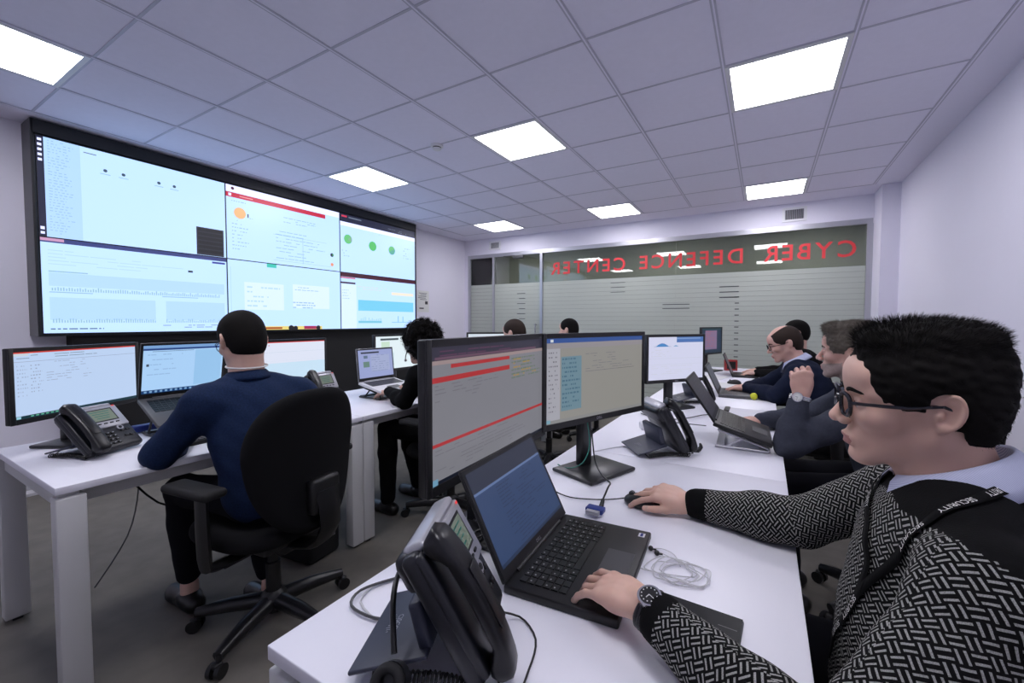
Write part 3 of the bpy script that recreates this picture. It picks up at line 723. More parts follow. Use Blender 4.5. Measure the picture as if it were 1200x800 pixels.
for r in range(6):
    for c in range(20): b.box((-.2+.021*c, -.05+.02*r, .019), (.017, .016, .006), 0, .0)
b.build('keycaps', 'grey', o)

# ------------------------------------------------------------------ desk phones
def PADF(a, b_, t, p=2.8):
    def f(q):
        k = ((np.abs(q[:, 0])/a)**p+(np.abs(q[:, 2])/b_)**p)**(1/p); d1 = (k-1)*min(a, b_); d2 = np.abs(q[:, 1])-t
        return smin(np.maximum(d1, d2), np.maximum(d1, d2), 0)+0*d1 if False else -smin(-d1, -d2, .03)
    f.box = (np.array([-a, -t-.01, -b_])-.02, np.array([a, t+.01, b_])+.02); return f
def make_phone(deg=46):
    o = empty('desk_phone')
    tl = math.radians(deg)
    T = Matrix.Translation((0, -.070-.0009*(60-deg), .014)) @ Matrix.Rotation(tl, 4, 'X')      # local: x, y = up the slope, z = out of the face
    b = MB(); b.box((0, .105, .0), (.205, .215, .034), 0, .012, T, seg=3); b.box((0, .185, -.012), (.19, .06, .04), 0, .014, T); b.box((-.074, .105, .014), (.058, .205, .02), 0, .009, T)
    b.build('body', 'phone', o)
    b = MB(); b.box((.030, .152, .019), (.132, .108, .012), 0, .005, T); b.box((.0, .212, .005), (.17, .018, .040), 0, .009, T); b.build('display_surround', 'silver', o)
    b = MB(); b.box((.024, .160, .0255), (.094, .064, .001), 1, 0, T); b.box((.024, .160, .0259), (.084, .054, .001), 0, 0, T)
    for k in range(4): b.box((.02, .178-.011*k, .0266), (.07-.008*k, .0028, .0003), 2, 0, T)
    b.build('display', ['lcd', 'black', 'green'], o)
    b = MB()
    for r in range(4):
        for c in range(3): b.box((-.022+.0185*c, .022+.0165*r, .0195), (.013, .010, .006), 0, .002, T); b.box((-.022+.0185*c, .022+.0165*r, .0229), (.004, .003, .0004), 1, 0, T)
    for k in range(4): b.box((-.010+.0225*k, .117, .026), (.013, .005, .004), 0, .001, T)
    for k in range(2):
        for r in range(2): b.box((.055+.02*k, .045+.03*r, .0195), (.014, .010, .006), 0, .002, T)
    b.cyl((.052, .088, .016), (.052, .088, .0225), .012, None, 20, 1, T); b.cyl((.052, .088, .0225), (.052, .088, .024), .006, None, 16, 0, T)
    b.build('keypad', ['black', 'silver'], o)
    screen_mesh(o, .010, .005, em(.9, .03, .02, 1.0), [], 0, 0, T @ Matrix.Translation((.085, .198, .0257)) @ Matrix.Rotation(-PI/2, 4, 'X'), 'message_light')
    b = MB(); R = Matrix.Translation((0, .035, .040)) @ Matrix.Rotation(-math.radians(15), 4, 'X')
    b.box((0, .035, .0), (.185, .125, .007), 0, .003, R); b.box((0, -.020, .035), (.15, .022, .075), 0, .006, R); b.build('foot_stand', 'phonebl', o)
    tv, tf = text_mesh('CISCO', .013); mw = max(v[0] for v in tv); lb = MB(); lb.add([(mw/2-v[0], .056-v[1]+.0, .0042) for v in tv], tf, 0, R, False)
    for k in range(9): lb.box((-.020+.005*k, .064, .0042), (.0012, (.004, .007, .011, .007, .004, .007, .011, .007, .004)[k], .0004), 0, 0, R)
    lb.build('logo', 'silver', o, autosmooth=False)
    # handset: an arched grip with two cupped ends
    X = -.074; st = []; NS = 22; NK = 20
    for i in range(NS+1):
        t = i/NS; sl = -.020+.250*t; e = abs(2*t-1); end = min(1, math.sqrt(max(0, 1-max(0, (e-.80)/.20)**2))+.02)
        hw = (.0255+.0035*e**1.5)*(.35+.65*end); top = .056+.014*(1-e**2)-.010*(1-end); cup = max(0, 1-((e-.82)/.22)**2)
        bot = (.038+.006*(1-e**2))*(1)-.020*cup; bot = top-(top-bot)*(.15+.85*end)
        st.append((sl, hw, (top+bot)/2, (top-bot)/2))
    vs = []
    for sl, hw, cz, hz in st:
        for k in range(NK):
            an = 2*PI*k/NK; ca, sa = math.cos(an), math.sin(an)
            vs.append((X+hw*math.copysign(abs(ca)**.62, ca), sl, cz+hz*math.copysign(abs(sa)**.62, sa)))
    fs = [(i*NK+k, i*NK+(k+1) % NK, (i+1)*NK+(k+1) % NK, (i+1)*NK+k) for i in range(NS) for k in range(NK)]+[tuple(range(NK))[::-1], tuple(NS*NK+k for k in range(NK))]
    hb = MB(); hb.add(vs, fs, 0, T, True); hb.box((X, .105, .0695), (.030, .10, .0025), 0, .001, T); ho = hb.build('handset', 'phonedk', o)
    b = MB(); pts = [(-.074, -.098, .02)]; N = 150
    for k in range(N): t = k/N; a = t*30*2*PI; pts.append((-.10+.0+.010*math.cos(a)-.02*math.sin(PI*t)+.25*t*0, -.11-.0+.20*t*0+.14*t*0 + .010*math.sin(a)*0 + .0+.15*t*.0 - .0, .014+.007*math.sin(a)))
    path = lambda t: Vector((-.105+.02*math.sin(3*t), -.08+.17*t, .013)); pts = [(-.074, -.085, .035), (-.095, -.10, .014)]
    for k in range(N):
        t = k/N; a = t*26*2*PI; c = path(t); pts.append((c.x+.0075*math.cos(a), c.y, c.z+.0075*math.sin(a)))
    pts += [(-.06, .10, .02)]
    b.tube(pts, .0021, 5); b.build('coiled_cord', 'cable', o)
    return o
ph = make_phone()
place(ph, (-2.37, .605, DZ), math.radians(113), 'charcoal desk phone with green display on the near left desk'); ph['category'] = 'phone'; ph['group'] = 'charcoal desk phones'
ph2 = make_phone(61); ph2['category'] = 'phone'; ph2['group'] = 'charcoal desk phones'; used = []
def phone2(x, y, deg, label):
    c = copy_tree(ph2) if used else ph2; used.append(1); return place(c, (x, y, DZ), math.radians(deg), label)
phone2(-.452, .530, 116, 'large charcoal desk phone in the foreground, seen from behind its handset')
phone2(-.375, 1.785, 128, 'desk phone on right row seen side-on between large monitors and man in slate sweater')
phone2(-.42, 3.02, 120, 'desk phone partly hidden behind the smaller bright monitor')
phone2(-2.45, 1.66, 95, 'desk phone on the left row between the navy-shirted man and the woman')

# ------------------------------------------------------------------ mice, phone, small things
def mouse(x, y, deg, label):
    o = empty('mouse', (x, y, DZ), math.radians(deg), label, 'mouse', 'computer mice')
    ops = [('u', .01, EL((0, 0, .010), (.031, .056, .026))), ('u', .01, EL((0, -.012, .016), (.026, .038, .024))), ('s', .004, BX((0, 0, -.03), (.1, .1, .032), .001))]
    V, Fc = sdf_mesh(ops, .003); np_obj('shell', V+np.array([x, y, DZ]), Fc, 'black', o); 
    MB().cyl((-.004, .032, .030), (.004, .032, .030), .009, None, 12).build('scroll_wheel', 'grey', o)
    return o
m1 = mouse(-.300, 1.215, 80, 'black mouse under the hand, right of the foreground laptop')
mouse(-2.25, .80, 70, 'black mouse beside the charcoal phone on the near left desk')
mouse(-.22, 4.05, 90, 'small black mouse between the two far laptops of right row')
b = MB(); b.tube([(-.355, 1.225, .75), (-.40, 1.20, .745), (-.46, 1.17, .745), (-.52, 1.16, .745), (-.60, 1.20, .746), (-.66, 1.3, .746)], .002, 6, 0, None, False, 2)
tag(b.build('mouse_cable', 'cable'), 'thin black cable running from the foreground mouse behind the laptop', 'cable')
o = empty('smartphone', (-.100, .790, DZ), math.radians(-3), 'black smartphone lying on the desk beside the sleeve of the seated man', 'phone')
MB().box((0, 0, .0045), (.155, .078, .009), 0, .004, seg=3).build('body', 'grey', o)
MB().box((0, 0, .0092), (.151, .074, .001), 0, .0).box((.055, 0, .0098), (.03, .0015, .0002), 1).build('screen', ['darkglass', 'grey'], o)
# earphones
b = MB(); pts = []
for k in range(46):
    a = k*.83+.4*math.sin(k*1.7); r = .028+.026*abs(math.sin(k*.61)); pts.append((-.150+r*math.cos(a)*1.15+.012*math.sin(k*.33), .925+r*math.sin(a)*.9, DZ+.0025+.004*abs(math.sin(k*1.3))))
b.tube([(-.235, .905, DZ+.010), (-.215, .895, DZ+.005)]+pts+[(-.205, .985, DZ+.004)], .0011, 5, 0, None, False, 2)
b.tube([(-.15, .95, DZ+.003), (-.17, .99, DZ+.004), (-.2, 1.0, DZ+.005), (-.218, .99, DZ+.004)], .0011, 5, 0, None, False, 2)
e = empty('earphones', (-.15, .93, DZ), 0, 'tangled thin white earphones between the laptop and smartphone', 'earphones')
w_ = b.build('wire', 'cablew', e); w_.location = (.15, -.93, -DZ)
for px_, py_ in ((-.222, .985), (-.205, .972)):
    b = MB(); b.ball((px_, py_, DZ+.007), (.006, .006, .006)); b.cyl((px_, py_, DZ+.006), (px_+.012, py_+.004, DZ+.005), .0022)
    q = b.build('earbud', 'satin', e); q.location = (.15, -.93, -DZ)
# headset beside the foreground phone
h = empty('headset', (-.435, .385, DZ), 0, 'black telephone headset lying in front of the foreground desk phone', 'headset')
b = MB()
ax = Vector((.35, -.75, .55)).normalized(); c0 = Vector((-.01, .015, .035)); b.cyl(c0-ax*.010, c0+ax*.010, .024, None, 24); b.build('ear_cup', 'satin', h)
b = MB(); b.tube([c0+ax*.018+Vector((a.x, a.y, a.z)) for a in [(ax.orthogonal().normalized()*math.cos(t)+ax.cross(ax.orthogonal().normalized())*math.sin(t))*.017 for t in np.linspace(0, 2*PI, 24, endpoint=False)]], .007, 8, 0, None, True); b.build('ear_cushion', 'matte', h)
b = MB(); b.tube([(-.02, .03, .06), (-.055, .06, .10), (-.085, .10, .12), (-.105, .15, .10), (-.11, .19, .06), (-.10, .22, .015)], .0045, 8, 0, None, False, 2); b.build('headband', 'black', h)
b = MB(); b.tube([(.02, .0, .02), (.08, .01, .004), (.13, .05, .003), (.14, .10, .003), (.13, .16, .003), (.11, .22, .003), (.06, .25, .006), (.02, .20, .035)], .0018, 6, 0, None, False, 2); b.build('cord', 'cable', h)
# cables on the right desk
def cable(name, pts, r, m, label, cat='cable', group=None): return tag(MB().tube(pts, r, 6, 0, None, False, 2).build(name, m), label, cat, group)
cable('grey_cable', [(-.62, .66, .745), (-.66, .60, .745), (-.685, .54, .747), (-.66, .50, .748), (-.60, .50, .747), (-.55, .52, .747)], .0028, 'grey', 'grey looped cable lying on the desk left of the foreground phone')
cable('grey_cable', [(-.61, .65, .743), (-.675, .585, .743), (-.66, .52, .744), (-.58, .50, .743)], .002, 'cablew', 'thin pale cable looping beside the grey one at the desk corner')
for k in range(5):
    q = [(-.62+.05*rng.uniform(-1, 1), .72+.05*i+.02*rng.uniform(-1, 1), DZ+.006+.025*abs(math.sin(i*1.1+k))) for i in range(9)]
    cable('cable', q, .0028, 'cable', 'black cable in the tangle behind the foreground laptop', group='tangled black cables behind the laptop')
cable('video_cable', [(-.52, 1.38, .90), (-.50, 1.36, .80), (-.45, 1.30, .775), (-.40, 1.22, .79), (-.385, 1.16, .80), (-.39, 1.13, .775)], .0028, 'cable', 'black video cable arching over the stand base of the second monitor')
o = empty('cable_plug', (-.39, 1.115, DZ), 0, 'blue video plug beside the foreground laptop hinge', 'plug')
MB().box((-.01, -.02, .016), (.05, .03, .014), 0, .003).box((-.01, -.042, .016), (.036, .014, .010), 1).build('shell', ['blue', 'silver'], o); MB().cyl((0, .0, .018), (0, .015, .034), .007, .005, 10).build('strain_relief', 'black', o)
cable('green_cable', [(-.555, 1.42, .93), (-.535, 1.40, .84), (-.55, 1.37, .78), (-.60, 1.36, .756), (-.66, 1.40, .747)], .0022, 'green', 'thin green cable on the pole of the second large monitor')
cable('white_cable', [(-.60, 1.62, .745), (-.55, 1.72, .743), (-.50, 1.78, .743), (-.47, 1.80, .745)], .0018, 'cablew', 'thin white cable lying between the second monitor and the desk phone')
cable('cable', [(-.62, 2.45, .745), (-.5, 2.35, .747), (-.38, 2.40, .75), (-.30, 2.55, .75), (-.25, 2.62, .746)], .003, 'cable', 'black cable looping behind the laptop riser')
cable('cable', [(-.55, 2.2, .745), (-.45, 2.28, .75), (-.33, 2.25, .76), (-.25, 2.30, .75)], .0026, 'grey', 'grey cable between the side-on phone and the laptop riser')
o = empty('cable_dock', (-.50, 2.12, DZ), .5, 'small white and black adapter box behind the side-on desk phone', 'adapter')
MB().box((0, 0, .018), (.08, .06, .036), 0, .008).build('case', 'white', o); MB().box((.0, -.031, .02), (.04, .004, .018)).build('socket', 'black', o)
o = empty('headset_plug', (-.26, 1.80, DZ), 0, 'short black headset connector curled beside the side-on desk phone', 'plug')
MB().tube([(-.03, -.03, .012), (0, -.02, .016), (.02, 0, .014), (.035, .01, .018)], [.006, .004, .004, .010], 10, 0, None, False, 2).build('plug', 'cable', o)
MB().tube([(.035, .01, .018), (.045, .02, .03), (.04, .03, .042)], [.010, .008, .004], 10, 0, None, False, 1).build('cap', 'black', o)
o = empty('ball', (-.055, 3.30, DZ+.0), 0, 'small yellow ball standing by the grey laptop of the balding man', 'ball')
MB().ball((0, 0, .024), .024, n=20, m=12).build('ball', 'yellow', o)
o.children[0].name = 'ball_body'
o = empty('box', (-.32, 5.18, DZ), .3, 'small red box with dark border at the far end of right row', 'box')
MB().box((0, 0, .06), (.13, .05, .12), 0, .004).build('carton', 'red2', o); MB().box((.0, -.027, .06), (.09, .003, .08)).build('front_panel', 'black', o)
o.children[0]['label'] = 'red carton'
for k, (x, y, a, l) in enumerate(((-.30, 3.95, .2, 'white paper sheet beside the far black mouse'), (-.42, 4.45, -.2, 'white paper sheet under the far monitor of right row'))):
    tag(MB().box((x, y, DZ+.001), (.21, .297, .0015), rot=(0, 0, a)).build('paper_sheet', 'paper'), l, 'paper')
tag(MB().box((-.19, 2.83, DZ+.006), (.03, .13, .012), 0, .004).build('pen_case', 'black'), 'short black marker lying between riser laptop and grey laptop', 'marker')
# left desk small things
cable('cable', [(-2.62, .86, .75), (-2.58, .93, .755), (-2.60, 1.0, .75), (-2.5, 1.08, .746)], .004, 'cable', 'thick black cable bunched beside the docked laptop')
tag(MB().box((-2.62, .83, DZ+.02), (.05, .09, .03), 0, .006).build('dock', 'blue'), 'small dark blue hub behind the charcoal phone', 'hub')
cable('cable', [(-2.55, .78, .72), (-2.52, .77, .5), (-2.50, .72, .30), (-2.55, .62, .1)], .003, 'grey', 'grey cable hanging under the near left desk')
cable('cable', [(-2.2, .62, .70), (-2.25, .75, .5), (-2.3, .95, .40), (-2.38, 1.2, .42), (-2.45, 1.4, .5)], .004, 'cable', 'black power cable sagging under the near left desk')
o = empty('equipment_case', (-2.20, 1.36, 0), .15, 'black case with silver latches on the floor behind the office chair', 'case')
MB().box((0, 0, .11), (.34, .20, .21), 0, .02).build('body', 'matte', o); MB().box((.172, 0, .13), (.006, .12, .05), 0, .002).box((.10, -.104, .15), (.06, .006, .04), 0, .002).build('latch', 'silver', o)
MB().tube([(-.06, 0, .215), (-.05, 0, .245), (.05, 0, .245), (.06, 0, .215)], .008, 8, 0, None, False, 1).build('handle', 'black', o)
tag(MB().box((-4.66, 1.5, .012), (.1, 1.6, .02)).build('cable_duct', 'skirt'), 'low white cable duct on the floor along the left wall', 'duct')

# ------------------------------------------------------------------ office chairs (sitter faces -Y)
def shield(cx, cy, cz, wt, wb, hh, th, curve):
    def f(p):
        x, y, z = p[:, 0]-cx, p[:, 1]-cy, p[:, 2]-cz
        t = np.clip((z+hh)/(2*hh), 0, 1); w_ = wb+(wt-wb)*np.clip(t*1.6, 0, 1)
        yy = y+curve*(x/w_)**2+.05*np.sin(PI*t)*.6-.02
        k = ((np.abs(x)/w_)**2.7+(np.abs(z)/hh)**2.7+1e-12)**(1/2.7); d1 = (k-1)*min(wt, hh)*.9; d2 = np.abs(yy)-th
        return -smin(-d1, -d2, .04)
    f.box = (np.array([cx-wt-.03, cy-.15, cz-hh-.03]), np.array([cx+wt+.03, cy+.12, cz+hh+.03])); return f
def make_chair():
    o = empty('office_chair')
    V, Fc = sdf_mesh([('u', .0, shield(0, .245, .735, .25, .195, .28, .034, .055))], .008); np_obj('backrest', V, Fc, 'fabric', o)
    def seatf(p):
        x, y, z = p[:, 0], p[:, 1]+.01, p[:, 2]-.455
        k = ((np.abs(x)/.25)**3+(np.abs(y)/.24)**3+1e-12)**(1/3); d1 = (k-1)*.24; d2 = np.abs(z+.25*np.clip(-y-.12, 0, 1)**1.5)-.038
        return -smin(-d1, -d2, .04)
    seatf.box = (np.array([-.29, -.29, .37]), np.array([.29, .27, .53])); V, Fc = sdf_mesh([('u', 0, seatf)], .009); np_obj('seat', V, Fc, 'fabric', o)
    b = MB(); b.box((0, .02, .395), (.30, .28, .03), 0, .01); b.box((0, .05, .365), (.14, .2, .05), 0, .015); b.tube([(0, .1, .37), (0, .25, .39), (0, .33, .48), (0, .31, .62)], [.03, .028, .03, .035], 8, 0, None, False, 1, flat=(1.6, .7, .7)); b.box((0, .295, .60), (.13, .05, .14), 0, .015); b.box((.17, .06, .375), (.14, .02, .012), 0, .005)
    b.build('mechanism', 'black', o)
    MB().cyl((0, 0, .10), (0, 0, .26), .028).cyl((0, 0, .26), (0, 0, .38), .02).lathe([(.03, .05), (.05, .06), (.052, .12), (.03, .14)]).build('gas_column', 'black', o)
    for s in (-1, 1):
        a = MB(); a.tube([(s*.12, .05, .385), (s*.27, .05, .39), (s*.295, .05, .43), (s*.295, .04, .66)], [.016, .016, .02, .018], 8, 0, None, False, 1, flat=(.8, 1.8, 1)); ao = a.build('armrest', 'black', o)
        MB().box((s*.295, .0, .675), (.085, .25, .032), 0, .014, seg=3).build('arm_pad', 'matte', ao)
    for k in range(5):
        a = 2*PI*k/5+.28; d = Vector((math.cos(a), math.sin(a), 0))
        l = MB().tube([d*.03+Vector((0, 0, .095)), d*.16+Vector((0, 0, .092)), d*.29+Vector((0, 0, .075))], [.034, .029, .020], 8, 0, None, False, 1).cyl(d*.285+Vector((0, 0, .08)), d*.285+Vector((0, 0, .05)), .010).build('leg', 'satin', o)
        c = MB(); s_ = Vector((-d.y, d.x, 0)); q = d*.295+Vector((0, 0, .0265))
        c.cyl(q-s_*.024, q-s_*.008, .026, None, 16); c.cyl(q+s_*.008, q+s_*.024, .026, None, 16); c.box(q+Vector((0, 0, .02)), (.03, .03, .02), 0, .006); c.build('caster', 'black', l)
    return o
ch = make_chair()
place(ch, (-1.80, .98, 0), math.radians(-82), 'black office chair of the man in navy shirt, its round back to the camera'); ch['category'] = 'chair'; ch['group'] = 'black swivel office chairs'
for x, y, a, l in ((-1.78, 2.12, -90, 'black office chair under the curly-haired woman, half behind the big monitor'), (-1.62, 3.25, -90, 'black office chair of the left row hidden behind the large monitors'), (-1.55, 4.25, -90, 'farthest black office chair of the left row'),
                   (.40, .98, -95, 'black office chair under the man in patterned sweater'), (.50, 2.30, -88, 'black office chair under the grey-haired man in slate sweater'), (.36, 3.50, -90, 'black office chair under the balding man in navy sweater'), (.48, 4.72, -90, 'black office chair at the far end of the right row')):
    place(copy_tree(ch), (x, y, 0), math.radians(a), l)
# ------------------------------------------------------------------ people
def V3(*a): return np.array(a, float)
def head_mat(pos, yaw, pitch=0, roll=0, s=1.0):
    return Matrix.Translation(pos) @ Euler((math.radians(roll), math.radians(pitch), math.radians(yaw)), 'XYZ').to_matrix().to_4x4() @ Matrix.Scale(s, 4)
def head_ops(M, neck_to, jaw=1.0, nose=1.0, fine=True):
    o = []
    def u(f, k=.012): o.append(('u', k, XF(f, M)))
    def s_(f, k=.008): o.append(('s', k, XF(f, M)))
    u(EL((-.008, 0, .038), (.098, .077, .086)), 0); u(EL((-.030, 0, .010), (.078, .073, .075)), .02)
    u(EL((.030, 0, .000), (.062, .066, .070)), .02)
    u(EL((.036, 0, -.052), (.050, .052*jaw, .060)), .02)
    for sg in (-1, 1):
        u(RC((-.004, sg*.056*jaw, -.048), (.066, sg*.018, -.100), .017, .018), .02)
        u(RC((-.004, sg*.058, -.010), (-.002, sg*.056*jaw, -.050), .014, .016), .02)
        u(EL((.062, sg*.040, -.026), (.024, .024, .020)), .018)
        u(RC((.082, sg*.012, .016), (.070, sg*.046, .016), .0105, .009), .012)
    u(EL((.074, 0, -.104), (.018, .020, .016)), .016)
    u(EL((.078, 0, .045), (.022, .05, .032)), .02)
    u(EL((.074, 0, -.070), (.022, .030, .024)), .014)
    for sg in (-1, 1): s_(EL((.098, sg*.031, -.002), (.019, .019, .012)), .012)
    u(RC((.088, 0, .008), (.112*nose+.001, 0, -.034), .0065, .0095), .010); u(EL((.110, 0, -.037), (.011, .0105, .0095)), .006)
    for sg in (-1, 1): u(EL((.101, sg*.0125, -.041), (.010, .0075, .0075)), .005)
    if fine:
        for sg in (-1, 1): s_(EL((.106, sg*.006, -.0485), (.006, .0036, .004)), .003)
        for sg in (-1, 1):
            u(EL((.079, sg*.031, -.003), (.0125, .0145, .0125)), .002)        # lids and eyeball bulge
            u(RC((.088, sg*.020, .0045), (.087, sg*.043, .003), .0032, .0028), .003)
    u(RC((.092, -.016, -.0715), (.098, -.004, -.0695), .0052, .0062), .005); u(RC((.092, .016, -.0715), (.098, .004, -.0695), .0052, .0062), .005)
    u(RC((.091, -.014, -.0810), (.091, .014, -.0810), .0062, .0062), .005); u(EL((.094, 0, -.0815), (.0075, .012, .0065)), .004)
    s_(RC((.106, -.026, -.0757), (.106, .026, -.0757), .0062, .0062), .003)
    s_(EL((.100, 0, -.094), (.011, .020, .006)), .008)
    for sg in (-1, 1):
        Re = np.array(Euler((0, math.radians(-12), math.radians(-22*sg))).to_matrix())
        c = (-.016, sg*.081, -.002)
        u(EL((c[0], c[1]-sg*.003, c[2]), (.0165, .0065, .029), Re), .006)
        if fine:
            s_(EL((c[0]+.001, c[1]+sg*.004, c[2]-.001), (.0105, .005, .017), Re), .004)
            u(TOR((c[0], c[1]+sg*.001, c[2]+.002), Re, .0155, .0275, .0036), .003)
            u(EL((c[0]+.006, c[1]-.0, c[2]-.024), (.007, .004, .008), Re), .004)
            u(EL((c[0]+.010, c[1]-sg*.001, c[2]-.003), (.004, .005, .007), Re), .003)
    nk = np.array(M @ Vector((-.028, 0, -.045))); nk2 = np.array(M @ Vector((-.018, 0, -.075)))
    n2 = np.array(neck_to, float)
    o.append(('u', .03, RC(nk, n2, .056, .062))); o.append(('u', .03, RC(nk2, n2+V3(-.01, 0, .0), .050, .058)))
    return o
def hand_ops(wrist, direc, back, side, curls, thumb=(.5, .2), spread=.10, s=.97, cuff=None):
    """palm frame: X to the fingertips, Z out of the back of the hand, thumb on +Y*side"""
    X = Vector(direc).normalized(); Z = Vector(back); Z = (Z-X*Z.dot(X)).normalized(); Y = Z.cross(X)
    M = Matrix(((X.x, Y.x, Z.x, wrist[0]), (X.y, Y.y, Z.y, wrist[1]), (X.z, Y.z, Z.z, wrist[2]), (0, 0, 0, 1))) @ Matrix.Scale(s, 4)
    o = []; tips = []
    P = lambda f: XF(f, M)
    ys = (.031, .0105, -.0100, -.0290); kn = (.088, .093, .088, .078)
    Ls = ((.043, .026, .021), (.047, .030, .022), (.043, .028, .021), (.034, .021, .018)); rs = (.0092, .0095, .0090, .0078)
    for i in range(4):
        o.append(('u', .004 if i else 0, P(RC((.004, ys[i]*.55*side, -.002), (kn[i]*.6, ys[i]*.85*side, .0), .0165, .0135))))
        o.append(('u', .016, P(RC((kn[i]*.5, ys[i]*.8*side, 0), (kn[i], ys[i]*side, -.001), .0130, .0112))))
    o.append(('u', .012, P(EL((.048, .0, -.006), (.046, .036, .012))))); o.append(('u', .014, P(EL((.035, .022*side, -.012), (.032, .017, .014)))))
    for i in range(4):
        p = Vector((kn[i]-.004, ys[i]*side, -.001)); yaw = spread*(1.5-i)*side; pit = 0; r = rs[i]
        for j in range(3):
            pit += curls[i][j]; d = Vector((math.cos(pit)*math.cos(yaw), math.cos(pit)*math.sin(yaw), -math.sin(pit)))
            q = p+d*Ls[i][j]; o.append(('u', .007 if j == 0 else .002, P(RC(p, q, r*1.02, r*.94)))); p = q; r *= .92
        tips.append((np.array(M @ (p+Vector((0, 0, r*.55))-d*.004)), d))
    # thumb: leaves the side of the palm near its base
    a, bnd = thumb; p = Vector((.020, .024*side, -.008)); r = .0135
    for j, L in enumerate((.040, .033, .026)):
        ang = a*side-(0 if j == 0 else bnd*side*j*.5); d = Vector((math.cos(ang), math.sin(ang), -.25 if j == 0 else -.12)).normalized()
        q = p+d*L; o.append(('u', .012 if j == 0 else .003, P(RC(p, q, r, r*.86)))); p = q; r *= .84
    tips.append((np.array(M @ (p+Vector((0, 0, r*.5))-d*.004)), d))
    return o, M, tips
def R_axes(up, lat):
    up = Vector(up).normalized(); lat = Vector(lat); lat = (lat-up*lat.dot(up)).normalized(); f = up.cross(lat)*-1   # columns: forward, lateral(left), up
    return np.array([[f.x, lat.x, up.x], [f.y, lat.y, up.y], [f.z, lat.z, up.z]])
def mid(a, b, t=.5): return np.array(a)*(1-t)+np.array(b)*t
def torso_ops(J, g=0, w=1.0):
    """g = growth for clothing"""
    pel, ch, nk = V3(*J['pelvis']), V3(*J['chest']), V3(*J['neck']); lat = V3(*J['shL'])-V3(*J['shR'])
    R1 = R_axes(ch-pel, lat); R2 = R_axes(nk-ch, lat)
    o = [('u', 0, EL(pel, (.115*w+g, .165*w+g, .12+g), R1)), ('u', .08, EL(mid(pel, ch), (.105*w+g, .150*w+g, .16+g), R1)), ('u', .08, EL(ch, (.112*w+g, .165*w+g, .17+g), R2)),
         ('u', .06, EL(mid(ch, nk, .55), (.090+g, .150+g, .10+g), R2))]
    for s in 'LR':
        sh = V3(*J['sh'+s]); o.append(('u', .05, RC(mid(nk, sh, .25)-V3(0, 0, .015), sh, .050+g, .052+g)))
    return o
def arm_ops(J, s, g=0, end=1.0, start=0):
    sh, el, wr = V3(*J['sh'+s]), V3(*J['el'+s]), V3(*J['wr'+s]); e = el+(wr-el)*end
    return [('u', .04, RC(sh, el, .050+g, .040+g)), ('u', .02, RC(el, mid(el, e, .35), .040+g, .042+g)), ('u', .02, RC(mid(el, e, .3), e, .041+g, .028+g*.8))]
def leg_ops(J, s, g=0, end=1.0):
    hp, kn, an = V3(*J['hip'+s]), V3(*J['kn'+s]), V3(*J['an'+s]); e = kn+(an-kn)*end
    return [('u', .05, RC(hp, kn, .076+g, .055+g)), ('u', .02, RC(kn, mid(kn, e, .35), .055+g, .054+g)), ('u', .02, RC(mid(kn, e, .35), e, .054+g, .038+g*1.2))]
def wrinkle(amp, fr=40, seed=0):
    ph = np.random.default_rng(seed).uniform(0, 6, 9)
    def f(p):
        x, y, z = p[:, 0]*fr, p[:, 1]*fr, p[:, 2]*fr
        v = np.sin(x*.9+1.7*np.sin(y*.55+ph[0])+ph[1])*np.sin(z*.8+1.3*np.sin(x*.5+ph[2])+ph[3])+.6*np.sin(1.9*z+1.2*y+1.5*np.sin(.7*x+ph[4])+ph[5])
        return (amp*v*.6).astype(np.float32)
    f.box = (np.zeros(3), np.zeros(3)); return ('n', 0, f)
def lumps(amp, fr, seed=1):
    r = np.random.default_rng(seed); K = r.normal(0, fr, (14, 3)); ph = r.uniform(0, 6.28, 14)
    def f(p):
        v = np.zeros(len(p), np.float32)
        for k, h in zip(K, ph): v += np.sin(p@k.astype(np.float32)+h)
        return (amp*v/3).astype(np.float32)
    f.box = (np.zeros(3), np.zeros(3)); return ('n', 0, f)
def HSP(pt, n):      # half space containing points on the side of n
    pt, n = np.array(pt, float), np.array(n, float); n = n/np.linalg.norm(n)
    def f(p): return -((p-pt)@n).astype(np.float32)
    f.box = (np.zeros(3), np.zeros(3)); return f
